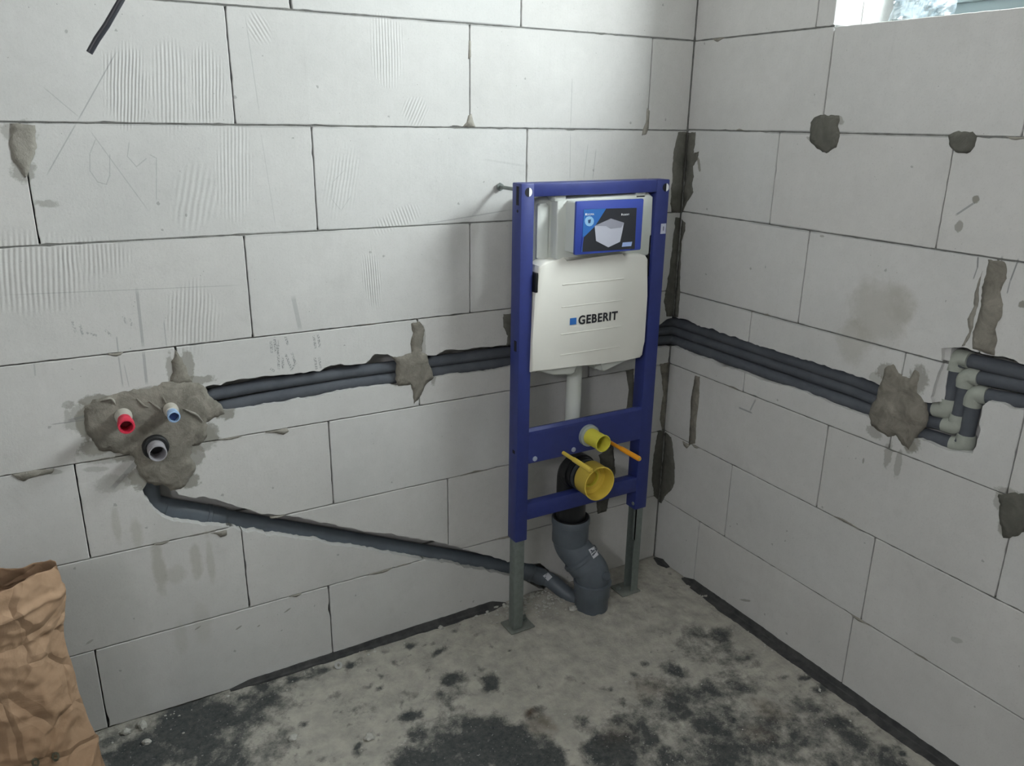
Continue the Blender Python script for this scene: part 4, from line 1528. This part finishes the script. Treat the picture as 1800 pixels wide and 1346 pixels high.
# ------------------------------------------------------------------ soil pipe at the floor
M_HT = simple('grey_waste_pipe', (88, 96, 104), 0.42, 0.12, 14, col2=(78, 85, 92))
M_RUB = simple('black_rubber', (24, 25, 26), 0.6)
M_STK = simple('white_sticker', (200, 202, 208), 0.6)
A = Vector((-.386, -.150, -.01))
B = Vector((-.386, -.150, .090))
C_ = Vector((-.386, -.150, .120))
D_ = Vector((-.438, -.088, .215))
E_ = Vector((-.438, -.088, .315))
soil = empty('soil_pipe', (A.x, A.y, 0.002), 'thick grey waste pipe with a double bend rising to the black toilet bend', 'waste pipe')
olathe('lower_socket', A, (0, 0, 1), [(0, 0), (0, .0545), (.050, .0545), (.058, .0585), (.097, .0585), (.099, .0615), (.108, .0615), (.110, .058), (.110, .05), (.02, .05)], M_HT, soil, 40)
bm = bmesh.new()
pth = resample(fillet([Vector((A.x, A.y, .085)), C_ + Vector((0, 0, .01)), D_, D_ + Vector((0, 0, .06))], .05, 8), .012)
tube(bm, pth, .0545, 40)
elb = bm_link('double_bend', bm, M_HT, soil, auto=.7)
bsk = olathe('bend_socket', C_.lerp(D_, .24), (D_ - C_), [(0, .054), (.001, .058), (.028, .0590), (.030, .0620), (.040, .0620), (.042, .0585), (.046, .0545)], M_HT, soil, 40)
olathe('upper_socket', (D_.x, D_.y, .222), (0, 0, 1), [(0, .0545), (.008, .0585), (.070, .0585), (.072, .0615), (.088, .0615), (.091, .0595), (.091, .0540), (.02, .052)], M_HT, soil, 40)
olathe('rubber_seal', (D_.x, D_.y, .300), (0, 0, 1), [(0, .0575), (.0135, .0575), (.0145, .055), (.012, .047), (0, .047)], M_RUB, soil, 40)
olathe('boss', (A.x + .012, A.y - .045, .135), (.25, -1, .25), [(0, .016), (.012, .016), (.013, .011), (.011, .011), (.011, 0)], M_HT, soil, 24)


def sticker(name, px4, obj, parent, mat, n=5, off=.0008, ring=False):
    """a label lying on the surface of obj"""
    vv, ff = [], []
    for ob in (obj if isinstance(obj, (list, tuple)) else [obj]):
        mw = Vector((0, 0, 0))
        q = ob
        while q is not None:
            mw += q.location
            q = q.parent
        k0 = len(vv)
        vv += [v.co + mw for v in ob.data.vertices]
        ff += [tuple(i + k0 for i in p.vertices) for p in ob.data.polygons]
    bvh = BVHTree.FromPolygons(vv, ff)
    bm = bmesh.new()
    g = []
    for i in range(n):
        r = []
        for j in range(n):
            u, v = i / (n - 1), j / (n - 1)
            p = Vector(px4[0]).lerp(Vector(px4[1]), u).lerp(Vector(px4[3]).lerp(Vector(px4[2]), u), v)
            d = ray(p.x, p.y)
            h = bvh.ray_cast(CAM, d.normalized())
            if h[0] is None:
                bm.free()
                return None
            r.append(bm.verts.new(h[0] + h[1] * off))
        g.append(r)
    for i in range(n - 1):
        for j in range(n - 1):
            rr_ = math.hypot((i + .5) / (n - 1) - .5, (j + .5) / (n - 1) - .5) * 2
            if ring and not (.45 < rr_ < 1.0 or rr_ < .12):
                continue
            bm.faces.new((g[i][j], g[i + 1][j], g[i + 1][j + 1], g[i][j + 1]))
    return bm_link(name, bm, mat, parent)


sticker('sticker', [(1034, 966), (1045, 960), (1055, 973), (1043, 982)], [elb, bsk], soil, M_STK)
sticker('sticker_mark', [(1037, 967), (1040, 965.5), (1042, 968), (1039, 970)], [elb, bsk], soil, simple('sticker_ink', (70, 76, 90), .6), off=.0013)

# ------------------------------------------------------------------ sloping waste pipe in the left wall
q0 = Vector((-1.665, .034, .640))
q1 = Vector((-1.668, .034, .577))
dr = empty('drain_pipe', (-.45, .0, .0), 'grey waste pipe sloping down the chase of the left wall to the floor', 'waste pipe')
S0 = onY(268, 890, .052)
S1 = onY(893, 996, .046)
dv = (S1 - S0).normalized()
K0 = onY(925, 1003, .018)
K1 = onY(968, 1020, -.022)
K2 = onY(1004, 1050, -.082)
kv = (K1 - K0).normalized()
otube('elbow', resample(fillet([onY(258, 835, .054), onY(264, 885, .054), S0 + dv * .07], .035, 8), .01), .0262, M_HT, dr, 24)
olathe('socket', S0 + dv * .028, dv, [(0, .026), (.002, .0285), (.105, .0292), (.107, .031), (.115, .031), (.117, .0285), (.150, .0285), (.156, .0252)], M_HT, dr, 28)
pipeo = otube('pipe', fillet([S0 + dv * .15, S0 + dv * .6, S1, K0, K0 + kv * .03], .06), .0252, M_HT, dr, 28)
sk = olathe('branch_socket', K0 + kv * .012, kv, [(-.03, .0252), (-.026, .0285), (-.004, .0295), (-.002, .031), (.008, .031), (.010, .0285), (.050, .0285), (.054, .0255)], M_HT, dr, 28)
brn = otube('branch', resample(fillet([K0 + kv * .03, K1, K2, Vector((-.386, -.14, .022))], .05, 6), .01), .0255, M_HT, dr, 24)
sticker('sticker', [(954, 1012), (963, 1006), (971, 1014), (963, 1021)], [sk, brn], dr, M_STK)

# ------------------------------------------------------------------ insulated water pipes
M_INS = simple('grey_foam_insulation', (80, 84, 90), 0.85, 0.10, 18, col2=(69, 73, 80), bump=.35, bscale=50, bdist=.003)
M_TAPE = simple('pale_fleece_tape', (152, 156, 147), 0.85, 0.1, 40, bump=.5, bscale=60, bdist=.003)


def ins_pipe(pts, rad, label, wraps, group='insulated water pipes'):
    root = empty('insulated_pipe', Vector(pts[0]), label, 'water pipe', group)
    p = resample(fillet(pts, .035, 5), .02)
    bm = bmesh.new()
    tube(bm, p, rad, 18, rough=.0016, nsc=18)
    bm_link('insulation', bm, M_INS, root, auto=1.2)
    for a, c, b in wraps:
        c = Vector(c)
        a = c + (Vector(a) - c).normalized() * .030
        b = c + (Vector(b) - c).normalized() * .030
        bm = bmesh.new()
        pp = fillet([a, c, b], .030, 6)
        n = len(pp)
        tube(bm, pp, [rad * (1.12 + .12 * math.sin(math.pi * min(1, max(0, (i + .6) / n))) ** .5) for i in range(n)], 18, rough=.004, nsc=35)
        bm_link('elbow_wrap', bm, M_TAPE, root, auto=1.2)
    return root


dp = .030
zt1, zt2, zt3 = .874, .843, .811


def RP(px, py, d=dp):
    return onX(px, py, d)


# Z-shaped offset at the right
e1t, e1b = RP(1686, 629), RP(1664, 721)
e2t, e2b = RP(1703, 659), RP(1680, 749)
e3t, e3b = RP(1719, 693), RP(1691, 783)
for a, b in ((e1t, e1b), (e2t, e2b), (e3t, e3b)):
    m = (a.y + b.y) / 2
    a.y = b.y = m
r1, r2, r3 = RP(1800, 655), RP(1800, 678), RP(1800, 707)


def ext(a, b, L=.4):
    return a + (b - a).normalized() * ((b - a).length + L)


m1, m2, m3 = RP(1625, 715), RP(1630, 739), RP(1615, 761)
c1 = Vector((.030, -.04, zt1))
P1 = [Vector((-.12, .036, zt1 + .004)), Vector((.032, .036, zt1)), Vector((.026, -.693, .876)), RP(1540, 683), m1, e1b, e1t, ext(e1t, r1)]
P2 = [Vector((-1.70, .030, .838)), Vector((-1.352, .027, .856)), Vector((-1.128, .026, .859)), Vector((-.611, .026, .852)), Vector((-.03, .032, .846)), Vector((.034, .034, zt2)), Vector((.030, -.698, .846)),
      RP(1540, 702, .03), m2, e2b, e2t, ext(e2t, r2)]
P3 = [Vector((-1.58, .030, .805)), Vector((-1.355, .026, .820)), Vector((-1.130, .026, .827)), Vector((-.611, .026, .821)), Vector((-.03, .030, .815)), Vector((.030, .032, zt3)), Vector((.026, -.704, .812)),
      RP(1540, 722), m3, e3b, e3t, ext(e3t, r3)]
ins_pipe(P1, .0172, 'topmost grey insulated pipe in the right wall chase, its bend nearest the corner', [(m1, e1b, e1t), (e1b, e1t, r1)])
ins_pipe(P2, .0165, 'middle of the three insulated pipes in the right wall, upper one of two at left', [(m2, e2b, e2t), (e2b, e2t, r2)])
ins_pipe(P3, .0172, 'lowest grey insulated pipe of both wall chases, its bend farthest from the corner', [(m3, e3b, e3t), (e3b, e3t, r3)])

# ------------------------------------------------------------------ outlets for the wash basin
M_RED = simple('red_plastic', (214, 52, 78), 0.4, 0.25, 70)
M_REDD = simple('dark_red_plastic', (120, 16, 34), 0.5)
M_COLD = simple('pale_blue_plastic', (150, 180, 214), 0.4, .1, 60)
M_COLDD = simple('navy_plastic', (24, 46, 92), 0.5)
M_FIT = simple('pale_fitting', (176, 172, 162), 0.6, .15, 60)
hot = empty('hot_water_outlet', (-1.663, 0, .841), 'red capped water outlet sticking out of the mortar patch', 'water outlet')
olathe('fitting', (-1.663, .01, .841), (0, -1, 0), [(0, .019), (.026, .019), (.030, .0165), (.046, .0165), (.048, .0155), (.05, .010)], M_FIT, hot, 24)
olathe('plug', (-1.663, -.030, .841), (0, -1, 0), [(0, .0150), (.030, .0150), (.034, .0178), (.054, .0178), (.056, .0165), (.056, .0135), (.020, .0130), (.020, 0)], M_RED, hot, 24)
olathe('hex_recess', (-1.663, -.052, .841), (0, -1, 0), [(0, 0), (0, .0128), (.005, .0128), (.0052, .0120), (.002, .011), (.002, 0)], M_REDD, hot, 6)
cold = empty('cold_water_outlet', (-1.560, 0, .840), 'pale blue capped water outlet beside the insulated pipes', 'water outlet')
olathe('fitting', (-1.560, .01, .840), (0, -1, 0), [(0, .017), (.030, .017), (.034, .0150), (.046, .0150), (.05, .010)], M_FIT, cold, 24)
olathe('plug', (-1.560, -.030, .840), (0, -1, 0), [(0, .0125), (.022, .0125), (.024, .0140), (.036, .0140), (.037, .0110), (.026, .0105), (.026, 0)], M_COLD, cold, 24)
olathe('square_recess', (-1.560, -.0555, .840), (0, -1, 0), [(0, 0), (0, .0108), (.006, .0108), (.006, 0)], M_COLDD, cold, 4)
do = empty('basin_drain_outlet', (-1.604, 0, .752), 'grey open drain stub with a black rubber ring below the two water outlets', 'drain outlet')
olathe('rubber_ring', (-1.604, .01, .752), (0, -1, 0), [(0, .030), (.026, .030), (.030, .027), (.030, .0215), (.02, .0205)], M_RUB, do, 32)
olathe('stub', (-1.604, .02, .752), (0, -1, 0), [(0, .0205), (.074, .0205), (.076, .0195), (.076, .0175), (.04, .0165), (.03, .0165)], simple('dusty_grey_stub', (156, 154, 158), .6, .25, 90), do, 32)
olathe('painted_stub_shade', (-1.604, -.01, .752), (0, -1, 0), [(0, 0), (0, .0170), (.001, .0170), (.001, 0)], M_BLACK, do, 24)  # black disc closes the open stub, its inner shade put into the colour

# ------------------------------------------------------------------ cable
a = onY(157, 93, -.45)
b = onY(185, 45, -.452)
c = onY(214, -2, -.455)
d = c + (c - b) * .7 + Vector((-.005, 0, .03))
otube_pts = resample([a, a.lerp(b, .5) + Vector((-.0005, 0, 0)), b + Vector((.0015, 0, 0)), c, d, Vector((d.x + .03, -.46, d.z + .15)), Vector((d.x + .035, -.46, 2.62))], .03)
co_ = otube('electric_cable', otube_pts, [.0050 + .0002 * math.sin(i) for i in range(len(otube_pts))], simple('black_cable_sheath', (40, 42, 48), .45), None, 14)
tag(co_, 'black electric cable hanging down with a cut end at the top left', 'cable')

# ------------------------------------------------------------------ paper sack
N = NT('kraft_paper')
P = N.pos()
f1_ = N.noise(P, 7, 5, .6, .8)
f2_ = N.noise(P, 90, 3, .6)
c = N.mix(N.ramp(f1_, .3, .7), s2l((170, 142, 116)), s2l((146, 118, 93)))
c = N.mix(N.math('MULTIPLY', N.ramp(f2_, .3, .8), .15), c, s2l((120, 90, 64)))
N.l(c, N.b.inputs['Base Color'])
N.b.inputs['Roughness'].default_value = .8
N.b.inputs['Specular IOR Level'].default_value = .25
vo = N.n('ShaderNodeTexVoronoi', feature='DISTANCE_TO_EDGE')
vo.inputs['Scale'].default_value = 9
mp = N.n('ShaderNodeVectorMath', operation='ADD')
N.l(P, mp.inputs[0])
nn = N.n('ShaderNodeTexNoise')
nn.inputs['Scale'].default_value = 6
N.l(P, nn.inputs['Vector'])
vm = N.n('ShaderNodeVectorMath', operation='SCALE')
vm.inputs['Scale'].default_value = .12
N.l(nn.outputs['Color'], vm.inputs[0])
N.l(vm.outputs[0], mp.inputs[1])
N.l(mp.outputs[0], vo.inputs['Vector'])
hh = N.math('ADD', N.math('MULTIPLY', N.ramp(vo.outputs['Distance'], 0, .12), .7), N.math('MULTIPLY', f1_, .8))
N.l(N.bump(hh, .75, .010), N.b.inputs['Normal'])
M_KRAFT = N.m
sack = empty('paper_sack', (-2.07, -.25, .0), 'crumpled brown kraft paper sack standing open at the lower left', 'paper sack')


def ridged(q):
    return 1 - abs(mnoise.noise(q)) * 2


bm = bmesh.new()
nt, nv = 260, 150
g = []
EDGE = [(100, 993), (112, 1045), (109, 1095), (120, 1150), (140, 1220), (168, 1290), (186, 1346)]
ez = [(onY(px, py, -.215).z, onY(px, py, -.215).x) for px, py in EDGE]
ez = sorted(ez)
EZ, EX = [e[0] for e in ez], [e[1] for e in ez]


def crumple(q, sc):
    d = mnoise.voronoi(q * sc + Vector((0, 0, 0)) + Vector((mnoise.noise(q * sc * .7), mnoise.noise(q * sc * .7 + Vector((9, 3, 1))), 0)) * .5)[0]
    return d[0]


for j in range(nv + 1):
    v = j / nv
    row = []
    for i in range(nt):
        th = 2 * math.pi * i / nt
        cx_, sx_ = math.cos(th), math.sin(th)
        zt_ = .597 + .006 * math.sin(5 * th) + .012 * cx_ + .008 * mnoise.noise(Vector((cx_ * 3, sx_ * 3, 2)))
        z = .006 + (zt_ - .006) * v
        xe = float(np.interp(z, EZ, EX))
        ax = xe + 2.070
        by = .085 * (1 - .25 * v) * (1 - (.45 + .5 * v) * abs(cx_) ** 4)
        x = -2.070 + ax * math.copysign(abs(cx_) ** .75, cx_)
        y = -.215 + by * math.copysign(abs(sx_) ** .9, sx_)
        q = Vector((x, y, z))
        nr = Vector((cx_ * .4, sx_, 0)).normalized()
        side = .22 + .78 * min(1, abs(sx_) * 1.4)
        w_ = .018 * mnoise.noise(q * 6) + .030 * (crumple(q, 8) - .5) + .015 * (crumple(q, 19) - .5) + .006 * (crumple(q, 42) - .5)
        w_ += .010 * math.exp(-((v - .90) / .012) ** 2)
        # two long diagonal folds near the foot
        w_ += .014 * math.exp(-(((x + 1.86) * .8 + (z - .10) * -.6) / .007) ** 2) * (1 if z < .25 else 0)
        q += nr * w_ * side
        if j == 0:
            q.z = .004
        row.append(bm.verts.new(q))
    g.append(row)
for j in range(nv):
    for i in range(nt):
        i2 = (i + 1) % nt
        bm.faces.new((g[j][i], g[j][i2], g[j + 1][i2], g[j + 1][i]))
bm.faces.new(list(reversed(g[0])))
so = bm_link('sack_body', bm, M_KRAFT, sack, smooth=True)
md = so.modifiers.new('s', 'SOLIDIFY')
md.thickness = .0012
md.offset = -1
# printed rings at its foot
for px, py in ((97, 1330), (62, 1340)):
    sticker('printed_mark', [(px - 7, py - 9), (px + 7, py - 9), (px + 7, py + 7), (px - 7, py + 7)], so, sack, simple('dark_green_print', (84, 80, 64), .8), 14, .0015, True)

# ------------------------------------------------------------------ crumbs
M_CRUMB = simple('aerated_concrete_crumb', (176, 175, 168), .95, .15, 80)


def crumb(bm, c, r, seed, sub=1):
    t = bmesh.new()
    bmesh.ops.create_icosphere(t, subdivisions=sub, radius=1)
    rr = random.Random(seed)
    sx, sy, sz = rr.uniform(.7, 1.4), rr.uniform(.7, 1.2), rr.uniform(.4, .8)
    vs = []
    for v in t.verts:
        d = 1 + .45 * mnoise.noise(v.co * 1.6 + Vector((seed, 0, 0)))
        vs.append(bm.verts.new(c + Vector((v.co.x * sx, v.co.y * sy, v.co.z * sz)) * d * r))
    for f in t.faces:
        bm.faces.new([vs[v.index] for v in f.verts])
    t.free()


big = [((250, 1277), .014, 'pale block chip by the left wall, right one of the pair near the sack'), ((222, 1288), .013, 'pale block chip by the left wall, left one of the pair near the sack'),
       ((258, 1304), .011, 'darker round chip in front of the pale pair of chips near the sack'), ((1007, 1072), .013, 'pale chip lying against the foot of the thick grey waste pipe'),
       ((775, 1104), .009, 'small pale chip on the floor between the black strip and the left foot plate'), ((650, 1298), .013, 'pale chip in the light dust at the bottom edge of the floor'),
       ((515, 1298), .010, 'small pale chip in the dust left of the lower middle')]
for i, ((px, py), r, lb) in enumerate(big):
    q = onZ(px, py)
    q.z = floor_z(q.x, q.y) + r * .35
    bm = bmesh.new()
    crumb(bm, Vector((0, 0, 0)), r, i * 3 + 1, 2)
    o = bm_link('block_chip', bm, M_CRUMB)
    o.location = q
    tag(o, lb, 'debris', 'loose block chips on the floor')
bm = bmesh.new()
rc = random.Random(5)
for i in range(420):
    m = rc.random()
    if m < .45:
        x, y, r = rc.gauss(-.50, .09), -abs(rc.gauss(0, .05)) - .008, rc.uniform(.0015, .007)
    elif m < .65:
        x, y, r = rc.uniform(-1.8, -.2), rc.uniform(-.9, -.02), rc.uniform(.001, .003)
    elif m < .8:
        x, y, r = -abs(rc.gauss(.03, .03)) - .02, rc.uniform(-1.4, -.1), rc.uniform(.001, .004)
    else:
        x, y, r = rc.uniform(-1.8, -.7), -abs(rc.gauss(.02, .03)) - .012, rc.uniform(.001, .0045)
    if x > -.012 or y < -1.3 or (math.hypot(x + .386, y + .15) < .075):
        continue
    crumb(bm, Vector((x, y, floor_z(x, y) + r * .3)), r, i, 1)
o = bm_link('crumbs', bm, M_CRUMB)
tag(o, 'fine pale crumbs of block scattered along the foot of both walls', 'debris', kind='stuff')
q = onZ(595, 1172)
bm = bmesh.new()
lathe(bm, (0, 0, 0), (0, -.5, .85), [(0, .0115), (.003, .0115), (.003, .004), (0, .004), (0, .0115)], 24)
o = bm_link('washer', bm, simple('dull_zinc', (150, 150, 146), .6))
o.location = (q.x, q.y, floor_z(q.x, q.y) + .008)
tag(o, 'small round washer lying on the dark strip by the left wall', 'washer')
